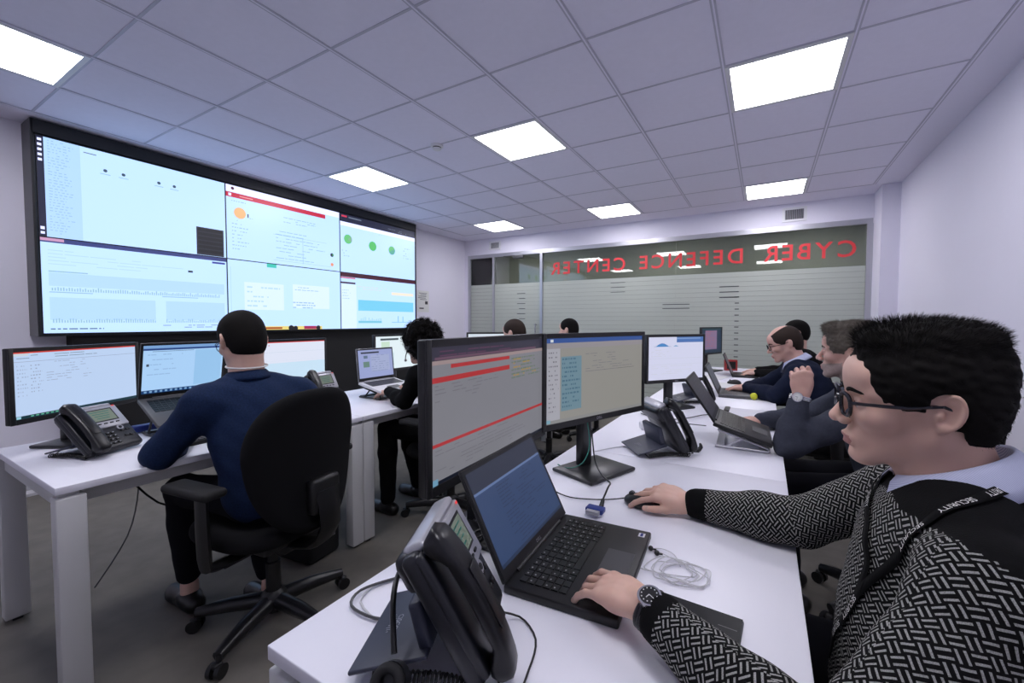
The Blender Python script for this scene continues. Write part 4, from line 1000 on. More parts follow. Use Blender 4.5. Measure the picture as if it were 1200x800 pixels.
def hair_ops(M, style, t=.004):
    t = dict(quiff=.0080, grey=.010, short=.0065, bald=.0065).get(style, t)
    o = []; X = lambda f: XF(f, M)
    def hs(pt, n): f0 = HSP(pt, n); return X(f0)
    if style != 'bald': o += [('u', 0, X(EL((-.008, 0, .038), (.098+t, .077+t, .086+t))))]
    else: o += [('u', 0, X(EL((-.008, 0, .038), (.098+t, .077+t, .084+t*.6))))]
    o += [('u', .01, X(EL((-.030, 0, .008), (.080+t, .073+t, .077+t)))), ('u', .02, X(EL((-.046, 0, -.035), (.050+t, .056+t, .050))))]
    if style == 'quiff': o += [('u', .02, X(EL((.026, 0, .106), (.060, .056, .024)))), ('u', .02, X(EL((-.03, 0, .105), (.075, .062, .030)))), ('u', .015, X(EL((-.085, 0, .055), (.030, .055, .05))))]
    if style == 'grey': o += [('u', .02, X(EL((.045, .0, .100), (.058, .060, .026)))), ('u', .02, X(EL((-.04, 0, .095), (.075, .066, .034))))]
    o.append(('s', .006, X(EL((.118, 0, -.028), (.072, .120, .088)))))                      # face
    o.append(('s', .004, X(BX((.052, 0, -.058), (.050, .2, .055), .01))))       # in front of and below the temples
    o.append(('s', .004, X(BX((.010, 0, -.090), (.050, .2, .060), .01))))
    o.append(('s', .004, hs((-.05, 0, -.078), (.25, 0, -1))))                                # nape
    for sg in (-1, 1): o.append(('s', .004, X(EL((-.012, sg*.086, -.006), (.024, .030, .036)))))
    if style == 'bald': o.append(('s', .012, X(EL((.055, 0, .108), (.100, .044, .040)))))
    return o
def strands(V, Fc, M, n, ln, rad, comb, jitter, parent, matn, seed=0, curl=0, keep=None, name='hair'):
    """short tapered hair blades grown from the hair mass, joined with it in one mesh"""
    r = np.random.default_rng(seed); a, b, c = V[Fc[:, 0]], V[Fc[:, 1]], V[Fc[:, 2]]
    N = np.cross(b-a, c-a); ar = np.linalg.norm(N, axis=1)+1e-12; N = N/ar[:, None]; cen = (a+c)/2
    Mi = np.array(M.inverted()); R3 = np.array(M)[:3, :3]; R3 = R3/np.linalg.norm(R3[:, 0])
    idx = r.choice(len(Fc), n, p=ar/ar.sum()); P = cen[idx]+r.normal(0, .0012, (n, 3)); Nn = N[idx]
    L = P@Mi[:3, :3].T+Mi[:3, 3]; nl = Nn@R3
    C, ll = comb(L, nl, r); D = C@R3.T
    near = (np.abs(L[:, 0]+.012) < .032) & (np.abs(L[:, 2]+.004) < .042) & (np.abs(L[:, 1]) > .05); ll = np.where(near, ll*.12, ll)
    D = D+r.normal(0, jitter, (n, 3)); D /= np.linalg.norm(D, axis=1)[:, None]
    ll = ll*ln*r.uniform(.6, 1.15, n); seg = 3
    side = np.cross(D, r.normal(0, 1, (n, 3))); side /= np.linalg.norm(side, axis=1)[:, None]; s2 = np.cross(D, side)
    vs = []; base = P-Nn*.002; bend = -V3(0, 0, 1)*.0+Nn*(-.25)
    for k in range(seg+1):
        t = k/seg; w = rad*(1-t*.85)
        cpt = base+D*(ll*t)[:, None]+bend*(ll*t*t)[:, None]
        if curl: cpt = cpt+side*(curl*np.sin(t*7+L[:, 0]*300))[:, None]+s2*(curl*np.cos(t*7+L[:, 2]*300)-curl)[:, None]
        for m in range(3):
            an = 2*PI*m/3; vs.append(cpt+side*(w*math.cos(an))+s2*(w*math.sin(an)))
    VV = np.stack(vs, 1).reshape(-1, 3); nv = 3*(seg+1); off = (np.arange(n)*nv)[:, None, None]
    fs = [[3*k+m, 3*k+(m+1) % 3, 3*k+3+(m+1) % 3, 3*k+3+m] for k in range(seg) for m in range(3)]
    FF = (np.array(fs)[None]+off).reshape(-1, 4)+len(V)
    return np_obj(name, np.concatenate([V, VV]), np.concatenate([Fc, FF]), matn, parent)
def glasses(M, parent, thick=.0024, matn='frame', rw=.025, rh=.019):
    b = MB(); l = MB()
    for sg in (-1, 1):
        pts = []
        for k in range(20):
            a = 2*PI*k/20; ca, sa = math.cos(a), math.sin(a)
            x = rw*math.copysign(abs(ca)**.75, ca); z = rh*math.copysign(abs(sa)**.75, sa)
            pts.append((.106-.10*abs(x+sg*0)*0-(.16*max(0, sg*x)), sg*.033+x, -.004+z))
        b.tube(pts, thick, 6, 0, M, True)
        l.add([tuple(p) for p in pts], [tuple(range(20))], 0, M, False)
        b.tube([(.102, sg*.058, .004), (.085, sg*.0685, .005), (.03, sg*.076, .004), (-.010, sg*.080, .010), (-.030, sg*.078, -.004)], thick*.85, 6, 0, M, False, 1, flat=None)
    b.tube([(.106, -.010, .002), (.110, 0, .004), (.106, .010, .002)], thick*.8, 6, 0, M, False, 1)
    g = b.build('glasses', matn, parent); g.location = -Vector(parent.location)
    return g
def brows(M, parent, matn, t=.0038):
    b = MB()
    for sg in (-1, 1): b.tube([(.0965, sg*.012, .017), (.0945, sg*.026, .0215), (.083, sg*.043, .019), (.075, sg*.050, .015)], [t, t*1.15, t, t*.5], 6, 0, M, False, 2, flat=None)
    o = b.build('eyebrows', matn, parent); o.location = -Vector(parent.location); return o
def shoe(J, s, parent, m='shoe'):
    an = V3(*J['an'+s]); d = V3(*J.get('toe', (-1, 0, 0))); d = d/np.linalg.norm(d)
    c = V3(an[0], an[1], .0); h = an[2]
    o = [('u', 0, RC(c+V3(0, 0, .035)-d*.045, c+V3(0, 0, .030)+d*.15, .040, .036)), ('u', .02, EL(c+V3(0, 0, .05), (.05, .045, .04))), ('u', .01, EL(c+d*.12+V3(0, 0, .025), (.06, .045, .03)))]
    o.append(('s', .004, HSP((0, 0, .002), (0, 0, -1))))
    V, Fc = sdf_mesh(o, .006); np_obj('shoe', V, Fc, m, parent)
def skin_mi(V, Fc, M, lipc=True, nails=None, beard=False):
    c = V[Fc].mean(1); Mi = np.array(M.inverted()); L = c@Mi[:3, :3].T+Mi[:3, 3]
    mi = np.zeros(len(Fc), int)
    if beard: mi[(L[:, 2] < -.050-.012*np.cos(L[:, 1]*30)+.10*np.maximum(0, .05-L[:, 0])) & (L[:, 0] > .004) & (L[:, 2] > -.125) & (L[:, 0] < .13) & (np.abs(L[:, 1]) < .07)] = 5
    lip = (L[:, 0] > .0875) & (np.abs(L[:, 1]) < .021) & (L[:, 2] < -.0665+.0015*np.cos(L[:, 1]*200)) & (L[:, 2] > -.0865) & (L[:, 0] < .125)
    mi[lip & (np.abs(L[:, 1]) < .021-.35*np.abs(L[:, 2]+.0757))] = 1
    for sg in (-1, 1):
        d = np.linalg.norm(L-np.array([.079, sg*.031, -.003]), axis=1)
        ey = (L[:, 0] > .0885) & (np.abs(L[:, 2]+.0035) < .0042) & (np.abs(L[:, 1]-sg*.031) < .0105)
        mi[ey] = 2; mi[ey & (np.abs(L[:, 1]-sg*.031) < .0048)] = 3
    if nails is not None:
        for t, d in nails:
            mi[np.linalg.norm(c-t, axis=1) < .0062] = 4
    return mi
def bone_uv(V, Fc, bones):
    """length along the nearest limb and distance round it, so knitted patterns run along the sleeves"""
    best = np.full(len(V), 9.); u = np.zeros(len(V)); v = np.zeros(len(V)); rr = np.zeros(len(V)); wh = np.zeros(len(V), int)
    for i, (a, b, ref, r, w) in enumerate(bones):
        a, b, ref = map(lambda q: np.array(q, float), (a, b, ref)); L = np.linalg.norm(b-a); d = (b-a)/L; ref = ref-d*(ref@d); ref /= np.linalg.norm(ref); s = np.cross(d, ref)
        q = V-a; t = q@d; tc = np.clip(t, 0, L); dist = np.linalg.norm(q-tc[:, None]*d, axis=1)/w
        k = dist < best; th = np.arctan2(q@s, q@ref)
        best[k] = dist[k]; u[k] = (t+i*.31)[k]; v[k] = (th*r)[k]; rr[k] = r; wh[k] = i
    fu, fv, fw = u[Fc], v[Fc], wh[Fc]; R = rr[Fc]
    # keep each face on one branch
    w0 = fw[:, :1]; bad = (fw != w0).any(1)
    if bad.any():
        for i, (a, b, ref, r, w) in enumerate(bones):
            m = bad & (w0[:, 0] == i)
            if not m.any(): continue
            a, b, ref = map(lambda q: np.array(q, float), (a, b, ref)); L = np.linalg.norm(b-a); d = (b-a)/L; ref = ref-d*(ref@d); ref /= np.linalg.norm(ref); s = np.cross(d, ref)
            q = V[Fc[m]]-a; fu[m] = q@d+i*.31; fv[m] = np.arctan2(q@s, q@ref)*r; R[m] = r
    jump = (fv.max(1)-fv.min(1)) > R[:, 0]*PI
    fv[jump] = np.where(fv[jump] < 0, fv[jump]+2*PI*R[jump], fv[jump])
    return np.stack([fu, fv], -1).reshape(-1, 2)

def person(key, label, J, hd, clothes, hairspec, h=.005, group=None, glassesm=None, legs=True, skin='skin', lowbody=True, collar=None, hands=None, g=.012, wr=.0022, hname='sweater', wid=1.0, brow='hair_black', shirt_h=None, jaw=1., uvmat=False, hair_h=None):
    root = empty('person', (J['pelvis'][0], J['pelvis'][1], 0), 0, label, 'person', group)
    M = head_mat(*hd)
    ops = head_ops(M, J['neck'], jaw=jaw, fine=h < .0045)
    nails = []
    ops += torso_ops(J, -.028, wid)
    for s in 'LR':
        if hands[s] is None: continue
        ops += arm_ops(J, s, -.006)
        ho, hm, tp = hand_ops(J['wr'+s], **hands[s]); ops += [(ho[0][0], .02, ho[0][2])]+ho[1:]; nails += tp
        wx = V3(*J['wr'+s]); ops.append(('u', .012, RC(wx+(V3(*J['el'+s])-wx)*.12, wx+V3(*hands[s]['direc'])/np.linalg.norm(hands[s]['direc'])*.012, .0255, .0225)))
    if legs:
        for s in 'LR': ops += leg_ops(J, s, -.010); an = V3(*J['an'+s]); ops.append(('u', .01, RC(an, an+V3(0, 0, -.04), .034, .034)))
    V, Fc = sdf_mesh(ops, h)
    np_obj('body', V, Fc, [skin, 'lip', 'eye', 'iris', 'nail', 'stubble'], root, skin_mi(V, Fc, M, nails=nails if h < .003 else None, beard=key == 'grey'))
    # upper garment
    so = torso_ops(J, g, wid)
    for s in 'LR': so += arm_ops(J, s, g, end=hands[s].get('cuff', .96) if hands[s] else .96)
    nk = V3(*J['neck']); hc = np.array(M @ Vector((-.03, 0, -.05)))
    so.append(('s', .01, RC(nk+(hc-nk)*.20, hc, .068, .076)))
    so.append(wrinkle(wr, 42, seed=abs(hash(key)) % 97 if False else len(key)*7))
    sh_ = shirt_h or max(.007, h*1.4)
    V, Fc = sdf_mesh(so, sh_)
    uv = None; mi = None; mats = [clothes[0]]
    if uvmat:
        mats, mi, uv = uvmat(V, Fc, J)
    np_obj(hname, V, Fc, mats, root, mi, uv)
    if legs:
        to = [('u', 0, EL(V3(*J['pelvis'])-V3(0, 0, .03), (.122, .165, .11)))]
        for s in 'LR': to += leg_ops(J, s, .008, .99 if key == 'curly' else .87)
        to.append(wrinkle(.003, 30, seed=5)); V, Fc = sdf_mesh(to, .009); np_obj('trousers', V, Fc, clothes[1], root)
        for s in 'LR': shoe(J, s, root)
    if hairspec:
        style, matn, n, ln, rad, comb, jit = hairspec[:7]
        hops = hair_ops(M, style) if style != 'curly' else hairspec[7](M)
        if style in ('quiff', 'grey'): hops.append(lumps(.0010, 220, 4))
        V, Fc = sdf_mesh(hops, hair_h or max(.003, h))
        hmm = matn
        strands(V, Fc, M, n, ln, rad, comb, jit, root, hmm, seed=3, curl=hairspec[8] if len(hairspec) > 8 else 0)
    if glassesm: glasses(M, root, matn=glassesm[0], thick=glassesm[1])
    if brow: brows(M, root, brow)
    if collar: make_collar(M, J, root, *collar)
    return root, M
def make_collar(M, J, root, matn, r0=.064, hgt=.038, fall=.045, front=(.03, 0)):
    """shirt collar: a stand round the neck folded outwards, open at the front"""
    nk = V3(*J['neck']); hc = np.array(M @ Vector((-.03, 0, -.05))); up = (hc-nk); up /= np.linalg.norm(up)
    fw = np.array(M.to_3x3() @ Vector((1, 0, 0))); fw = fw-up*(fw@up); fw /= np.linalg.norm(fw); lf = np.cross(up, fw)
    n = 48; prof = []; vs = []; c = nk+up*.030
    def ring(rf, hf):
        for k in range(n):
            a = math.radians(16)+(2*PI-math.radians(32))*k/(n-1); fr = (1+math.cos(a))/2
            r = rf(fr); hgt_ = hf(fr)
            vs.append(c+fw*(math.cos(a)*r*1.06)+lf*(math.sin(a)*r)+up*hgt_)
    ring(lambda f: r0-.003, lambda f: -.02-.03*f); ring(lambda f: r0, lambda f: hgt*(1-.75*f)-.004); ring(lambda f: r0+.004, lambda f: hgt*(1-.75*f)); ring(lambda f: r0+.012+.004*f, lambda f: hgt*(1-.75*f)-.010)
    ring(lambda f: r0+.024+.010*f, lambda f: hgt*(1-.75*f)-fall*.65-.012*f**3); ring(lambda f: r0+.030+.014*f, lambda f: hgt*(1-.75*f)-fall-.028*f**4); ring(lambda f: r0+.026+.014*f, lambda f: hgt*(1-.75*f)-fall-.026*f**4-.002); ring(lambda f: r0+.016+.01*f, lambda f: hgt*(1-.75*f)-fall*.6)
    F_ = [(i*n+k, i*n+k+1, (i+1)*n+k+1, (i+1)*n+k) for i in range(7) for k in range(n-1)]
    o = np_obj('collar', np.array(vs), np.array(F_), matn, root)
    return o
curl0 = ((.25, .45, .25),)*4

# knitted pattern -----------------------------------------------------
def weave_mat():
    m = bpy.data.materials.new('weave_knit'); m.use_nodes = True; nt = m.node_tree; b = nt.nodes['Principled BSDF']
    b.inputs['Roughness'].default_value = .95; b.inputs['Specular IOR Level'].default_value = .15
    N = nt.nodes.new; Lk = nt.links.new
    def mth(op, a, c=None, cl=False):
        x = N('ShaderNodeMath'); x.operation = op; x.use_clamp = cl
        for i, q in enumerate((a, c)):
            if q is None: continue
            if isinstance(q, (int, float)): x.inputs[i].default_value = q
            else: Lk(q, x.inputs[i])
        return x.outputs[0]
    uv = N('ShaderNodeUVMap'); uv.uv_map = 'UVMap'; sp = N('ShaderNodeSeparateXYZ')
    nz = N('ShaderNodeTexNoise'); nz.inputs['Scale'].default_value = 30; Lk(uv.outputs[0], nz.inputs['Vector'])
    Lk(uv.outputs[0], sp.inputs[0]); u0, v0 = sp.outputs[0], sp.outputs[1]
    s = .0135
    dn = mth('MULTIPLY', mth('SUBTRACT', nz.outputs['Fac'], .5), .25)
    a = mth('ADD', mth('DIVIDE', mth('ADD', u0, v0), s*1.414), dn); c = mth('ADD', mth('DIVIDE', mth('SUBTRACT', u0, v0), s*1.414), dn)
    fa, fc = mth('FLOOR', a), mth('FLOOR', c); par = mth('FLOORED_MODULO', mth('ADD', fa, fc), 2)
    ra, rc = mth('FRACT', a), mth('FRACT', c)
    def dash(x, y):   # stripes across x, running along y
        st = mth('ABSOLUTE', mth('SUBTRACT', mth('FRACT', mth('MULTIPLY', x, 2.0)), .5))
        st = mth('LESS_THAN', st, .175); en = mth('LESS_THAN', mth('ABSOLUTE', mth('SUBTRACT', y, .5)), .44)
        return mth('MULTIPLY', st, en)
    d1, d2 = dash(ra, rc), dash(rc, ra)
    p = mth('ADD', mth('MULTIPLY', d1, par), mth('MULTIPLY', d2, mth('SUBTRACT', 1, par)))
    n2 = N('ShaderNodeTexNoise'); n2.inputs['Scale'].default_value = 900; n2.inputs['Detail'].default_value = 2; Lk(uv.outputs[0], n2.inputs['Vector'])
    k = mth('MULTIPLY', p, mth('MULTIPLY', n2.outputs['Fac'], 1.5, True))
    mx = N('ShaderNodeMix'); mx.data_type = 'RGBA'; mx.inputs[6].default_value = (.0045, .0045, .005, 1); mx.inputs[7].default_value = (.43, .43, .415, 1)
    Lk(k, mx.inputs[0]); Lk(mx.outputs[2], b.inputs['Base Color'])
    bp = N('ShaderNodeBump'); bp.inputs['Strength'].default_value = .5; bp.inputs['Distance'].default_value = .0015; Lk(k, bp.inputs['Height']); Lk(bp.outputs[0], b.inputs['Normal'])
    return m
M_['weave'] = weave_mat()
def stripe_mat():
    m = bpy.data.materials.new('striped_shirt'); m.use_nodes = True; nt = m.node_tree; b = nt.nodes['Principled BSDF']; b.inputs['Roughness'].default_value = .8
    tc = nt.nodes.new('ShaderNodeTexCoord'); wv = nt.nodes.new('ShaderNodeTexWave'); wv.inputs['Scale'].default_value = 170; wv.bands_direction = 'DIAGONAL'
    nt.links.new(tc.outputs['Object'], wv.inputs['Vector']); mx = nt.nodes.new('ShaderNodeMix'); mx.data_type = 'RGBA'
    mx.inputs[6].default_value = (.30, .33, .52, 1); mx.inputs[7].default_value = (.60, .62, .76, 1); nt.links.new(wv.outputs['Fac'], mx.inputs[0]); nt.links.new(mx.outputs[2], b.inputs['Base Color'])
    return m
M_['stripes'] = stripe_mat()

# ---- the man in the patterned sweater, foreground right
J1 = dict(pelvis=(.255, .95, .60), chest=(.270, .935, .82), neck=(.285, .95, .995), shL=(.245, .705, .943), shR=(.285, 1.125, .955), elL=(.080, .552, .772), wrL=(-.165, .698, .802), elR=(.085, 1.185, .800), wrR=(-.172, 1.222, .777),
          hipL=(.30, .86, .58), hipR=(.30, 1.04, .58), knL=(-.12, .84, .56), knR=(-.12, 1.08, .56), anL=(-.05, .82, .10), anR=(-.05, 1.1, .10))
def sweater_map(V, Fc, J):
    c = V[Fc].mean(1); nk = V3(*J['neck'])
    mi = np.zeros(len(Fc), int)
    yoke = (c[:, 2]+(c[:, 0]-.2)*.6+(c[:, 1]-.70)*.25 > 1.020) & (c[:, 1] < 1.06) & (c[:, 0] > .19)
    hc = np.array(HM1 @ Vector((-.03, 0, -.05))); ax = (hc-nk)/np.linalg.norm(hc-nk); q = c-nk; t = q@ax; rad = np.linalg.norm(q-t[:, None]*ax, axis=1)
    band = (rad < .092) & (t > -.01)
    mi[yoke | band] = 1
    for s in 'LR':
        wr_, el_ = V3(*J['wr'+s]), V3(*J['el'+s]); d = (el_-wr_)/np.linalg.norm(el_-wr_); t = (c-wr_)@d; dist = np.linalg.norm(c-wr_-t[:, None]*d, axis=1)
        mi[(t < .052) & (dist < .07)] = 1
    sL, sR = V3(*J['shL']), V3(*J['shR'])
    bones = [(J['wrL'], J['elL'], (0, 0, -1), .040, 1.), (J['elL'], J['shL'], (1, 0, -1), .052, 1.), (J['wrR'], J['elR'], (0, 0, -1), .040, 1.), (J['elR'], J['shR'], (1, 0, -1), .052, 1.), (J['pelvis'], J['neck'], (1, 0, 0), .13, 2.3)]
    return ['weave', 'blackcloth'], mi, bone_uv(V, Fc, bones)
HD1 = ((.229, .955, 1.148), 183, 2, -6)
HM1 = head_mat(*HD1)
def comb_quiff(L, nl, r):
    top = np.clip((L[:, 2]-.075)/.03, 0, 1)[:, None]; fr = np.clip((L[:, 0]+.02)/.08, 0, 1)[:, None]
    side = np.stack([-.5*np.ones(len(L)), 0*L[:, 0], -.9+0*L[:, 0]], 1)+nl*.35
    tp = np.stack([.4*np.ones(len(L))-1.0*(1-fr[:, 0]), 0*L[:, 0], .35+.5*fr[:, 0]], 1)+nl*.8
    d = tp*top+side*(1-top); ll = (.34+1.0*top*(.5+.5*fr))[:, 0]
    return d, ll
p1, M1 = person('main', 'young man with dark hair and black glasses in patterned black-and-white sweater, foreground right', J1, HD1, ('weave', 'trousers'),
    ('quiff', 'hair_black', 14000, .018, .0004, comb_quiff, .25), h=.0024, glassesm=('frame', .0034),
    hands=dict(L=dict(direc=(-1, .34, -.08), back=(.05, -.12, 1), side=-1, curls=((.22, .45, .3), (.30, .60, .35), (.30, .65, .35), (.12, .45, .3)), thumb=(.55, .3), spread=.11, cuff=.87),
               R=dict(direc=(-1, -.06, .20), back=(.1, -.30, 1), side=1, curls=((.45, .30, .2), (.47, .30, .2), (.55, .45, .3), (.60, .5, .3)), thumb=(.50, .25), spread=.09, cuff=.92)),
    g=.014, wr=.0022, shirt_h=.0055, uvmat=sweater_map, collar=('stripes', .072, .042, .050), hair_h=.003)
# lanyard, laid on the sweater surface
def field1(p):
    so = torso_ops(J1, .014)
    for s in 'LR': so += arm_ops(J1, s, .014)
    so.append(wrinkle(.0022, 42, seed=4*7)); return evals(so, p.astype(np.float32))
def snap(P, off):
    P = np.array(P, float)
    for _ in range(6):
        e = 1e-3; g = np.stack([field1(P+e*np.eye(3)[k])-field1(P-e*np.eye(3)[k]) for k in range(3)], 1)/(2*e)
        g /= np.linalg.norm(g, axis=1)[:, None]+1e-9; P = P-g*(field1(P)-off)[:, None]*.8
    return P, g
def cr(pts, n):
    P = [np.array(p, float) for p in pts]; P = [2*P[0]-P[1]]+P+[2*P[-1]-P[-2]]; out = []
    for i in range(1, len(P)-2):
        for k in range(n):
            t = k/n; out.append(.5*(2*P[i]+(P[i+1]-P[i-1])*t+(2*P[i-1]-5*P[i]+4*P[i+1]-P[i+2])*t*t+(-P[i-1]+3*P[i]-3*P[i+1]+P[i+2])*t**3))
    return np.array(out+[P[-2]])
def ribbon(paths, root, w=.015):
    lan = None
    for pi_, (pts, texts) in enumerate(paths):
        C, G = snap(cr(pts, 14), .0035); 
        for _ in range(2): C[1:-1] = (C[:-2]+2*C[1:-1]+C[2:])/4
        C, G = snap(C, .0035)
        T = np.gradient(C, axis=0); T /= np.linalg.norm(T, axis=1)[:, None]; Sd = np.cross(G, T); Sd /= np.linalg.norm(Sd, axis=1)[:, None]
        s = np.concatenate([[0], np.cumsum(np.linalg.norm(np.diff(C, axis=0), axis=1))])
        vs = []; n = len(C)
        for o_ in (.0, .0012):
            for k in range(n): vs += [C[k]-Sd[k]*w/2+G[k]*o_, C[k]+Sd[k]*w/2+G[k]*o_]
        F_ = [(2*n+2*k, 2*n+2*k+1, 2*n+2*k+3, 2*n+2*k+2) for k in range(n-1)]+[(2*k, 2*k+2, 2*k+3, 2*k+1) for k in range(n-1)]+[(2*k, 2*n+2*k, 2*n+2*k+2, 2*k+2) for k in range(n-1)]+[(2*k+1, 2*k+3, 2*n+2*k+3, 2*n+2*k+1) for k in range(n-1)]
        l = np_obj('lanyard', np.array(vs), np.array(F_), 'blackcloth', root)
        tv, tf = text_mesh('SECURITY', .0125); mw = max(v[0] for v in tv)
        for s0, flip in texts:
            b = MB()
            q = []
            for v in tv:
                sx = s0+(v[0] if not flip else mw-v[0]); yy = (v[1]-.0045)*(1 if not flip else -1)
                k = np.interp(sx, s, np.arange(n)); i = min(int(k), n-2); t = k-i
                q.append(tuple(C[i]*(1-t)+C[i+1]*t+(Sd[i]*(1-t)+Sd[i+1]*t)*yy+G[i]*.0017))
            b.add(q, tf, 0, None, False)
            to = b.build('lanyard_text', 'paper', l, autosmooth=False); to.location = -Vector(root.location)
J_ = (.150, .860, .835)
ribbon([([(.372, .935, 1.03), (.325, .885, 1.04), (.272, .828, 1.029), (.237, .80, 1.012), (.206, .785, .985), (.188, .797, .945), (.172, .825, .900), J_], [(.075, False), (.155, False), (.235, False)]),
        ([(.25, 1.03, 1.0), (.20, .99, .965), (.180, .92, .945), (.163, .865, .895), J_], [(.02, False), (.10, False)]),
        ([J_, (.131, .88, .77), (.115, .92, .71), (.12, .94, .66)], [(.012, False), (.085, False)])], p1)
# wristwatch on the left wrist
def watch(root, wr_, el_, back, r=.0315, strap='satin'):
    a = V3(*wr_); d = V3(*el_)-a; d /= np.linalg.norm(d); a = a+d*.016; up = V3(*back); up = up-d*(up@d); up /= np.linalg.norm(up); sd = np.cross(d, up); b = MB()
    pts = [Vector(a+up*math.cos(t)*r*.92+sd*math.sin(t)*r*1.08) for t in np.linspace(0, 2*PI, 30, endpoint=False)]
    b.tube(pts, .0036, 6, 0, None, True); b.tube([p+Vector(d)*.006 for p in pts], .0036, 6, 0, None, True); b.tube([p-Vector(d)*.006 for p in pts], .0036, 6, 0, None, True)
    w0 = b.build('wristwatch', strap, root); w0.location = -Vector(root.location)
    c = Vector(a+up*r*.98); U = Vector(up); b = MB(); b.cyl(c-U*.003, c+U*.006, .0195, None, 28, 0); b.cyl(c+U*.0045, c+U*.0068, .016, None, 28, 1)
    for k in range(12):
        t = 2*PI*k/12; q = c+U*.0072+(Vector(d)*math.cos(t)+Vector(sd)*math.sin(t))*.0125; b.cyl(q, q+U*.0003, .0012, None, 6, 2)
    b.tube([c+U*.0074, c+U*.0074+Vector(d)*.010], .0006, 4, 2); b.tube([c+U*.0074, c+U*.0074+Vector(sd)*.007], .0008, 4, 2)
    dl = b.build('watch_dial', ['steel', 'satin' if strap == 'satin' else 'paper', 'paper' if strap == 'satin' else 'ink'], w0)
watch(p1, J1['wrL'], J1['elL'], (.15, -.45, .9))

# ---- the others ------------------------------------------------------
def comb_short(L, nl, r): return nl*.3+np.stack([-.3+0*L[:, 0], 0*L[:, 0], -.9+0*L[:, 0]], 1), np.full(len(L), .8)
def comb_grey(L, nl, r):
    top = np.clip((L[:, 2]-.06)/.04, 0, 1)[:, None]
    return nl*.5+np.stack([-.7+1.2*(L[:, 0] > .04), 0*L[:, 0], -.3+.5*top[:, 0]], 1), .6+.7*top[:, 0]
def comb_curl(L, nl, r): return nl*1.0, np.ones(len(L))
def seatJ(x, y, lean=0., yaw=0., knee=None, dz=0):
    """a seated figure facing -x at (x, y); lean moves the upper body forward"""
    return dict(pelvis=(x, y, .60+dz), chest=(x-.045-lean*.45, y, .84+dz), neck=(x-.075-lean, y, 1.0+dz-lean*.15), shL=(x-.055-lean, y-.185, .975+dz-lean*.15), shR=(x-.055-lean, y+.185, .975+dz-lean*.15),
                elL=(x-.22-lean, y-.24, .77), wrL=(x-.44-lean, y-.12, .79), elR=(x-.22-lean, y+.24, .77), wrR=(x-.44-lean, y+.12, .79),
                hipL=(x, y-.09, .58), hipR=(x, y+.09, .58), knL=(x-.42, y-.10, .545), knR=(x-.42, y+.10, .545), anL=(x-.38, y-.10, .10), anR=(x-.38, y+.11, .10))
def HH(side, **k):
    d = dict(direc=(-1, 0, -.12), back=(0, 0, 1), side=side, curls=((.3, .4, .3),)*4, thumb=(.55, .3)); d.update(k); return d
# man in navy shirt
J = seatJ(-1.74, .97, .10); J.update(chest=(-1.81, .955, .84), neck=(-1.88, .935, 1.025), shL=(-1.86, .770, .960), shR=(-1.82, 1.125, .950), elL=(-1.985, .672, .775), wrL=(-2.20, .835, .775), elR=(-2.02, 1.22, .775), wrR=(-2.26, 1.07, .785), knL=(-2.14, .80, .56), anL=(-2.20, .835, .11), hipL=(-1.76, .88, .58), anR=(-1.9, 1.02, .10), knR=(-2.12, 1.05, .56))
p2, M2 = person('navy', 'man in navy shirt with short dark hair, seated at near left desk, back to camera', J, ((-1.915, .935, 1.195), 176, 14, 0), ('navyshirt', 'trousers'),
    ('short', 'hair_black', 12000, .006, .0005, comb_short, .3), h=.0042, glassesm=('frame', .0016), hands=dict(L=HH(-1, direc=(-.8, .6, -.1)), R=HH(1, direc=(-1, -.2, -.1))), g=.016, wr=.0035, hname='shirt', shirt_h=.007, collar=('navyshirt', .062, .03, .035), wid=1.05, hair_h=.003)
nk_ = V3(*J['neck']); hc_ = np.array(M2 @ Vector((-.03, 0, -.05))); up_ = (hc_-nk_)/np.linalg.norm(hc_-nk_); b = MB()
a_ = Vector(up_).orthogonal().normalized(); b_ = Vector(up_).cross(a_); b.tube([Vector(nk_+up_*.068)+(a_*math.cos(t)+b_*math.sin(t))*.073 for t in np.linspace(0, 2*PI, 28, endpoint=False)], .0035, 6, 0, None, True)
ln_ = b.build('lanyard', 'paper', p2); ln_.location = -Vector(p2.location)
# curly-haired woman in black
J = seatJ(-1.80, 2.12, .06); J.update(chest=(-1.83, 2.10, .82), neck=(-1.87, 2.06, .99), shL=(-1.85, 1.90, .945), shR=(-1.85, 2.22, .945), elL=(-1.97, 1.90, .775), wrL=(-2.21, 1.99, .805), wrR=(-2.24, 2.16, .805), elR=(-2.0, 2.33, .78), knL=(-2.19, 1.96, .56), knR=(-2.19, 2.13, .56), anL=(-2.16, 1.93, .10))
def curly_ops(M):
    X = lambda f: XF(f, M); o = [('u', 0, X(EL((-.03, 0, .035), (.118, .110, .112)))), ('u', .03, X(EL((-.07, 0, -.03), (.085, .100, .090)))), ('s', .01, X(EL((.115, 0, -.035), (.080, .085, .085)))), ('n', 0, lumps(.010, 75, 8)[2])]
    return o
p3, M3 = person('curly', 'woman with dark curly hair and headset dressed in black, typing on the white-based laptop', J, ((-1.925, 2.00, 1.135), 172, 10, 0), ('blackcloth', 'blackcloth'),
    ('curly', 'hair_black', 5000, .030, .0010, comb_curl, .55, curly_ops, .006), h=.005, hands=dict(L=HH(-1, direc=(-1, .1, -.25)), R=HH(1, direc=(-1, -.1, -.25))), g=.010, wr=.003, wid=.88, hname='jacket', hair_h=.004)
b = MB(); b.tube([(-.01, .105, -.005), (-.015, .10, .08), (-.02, .05, .145), (-.02, 0, .158), (-.02, -.05, .145), (-.015, -.10, .08), (-.01, -.105, -.005)], .0045, 8, 0, M3, False, 2)
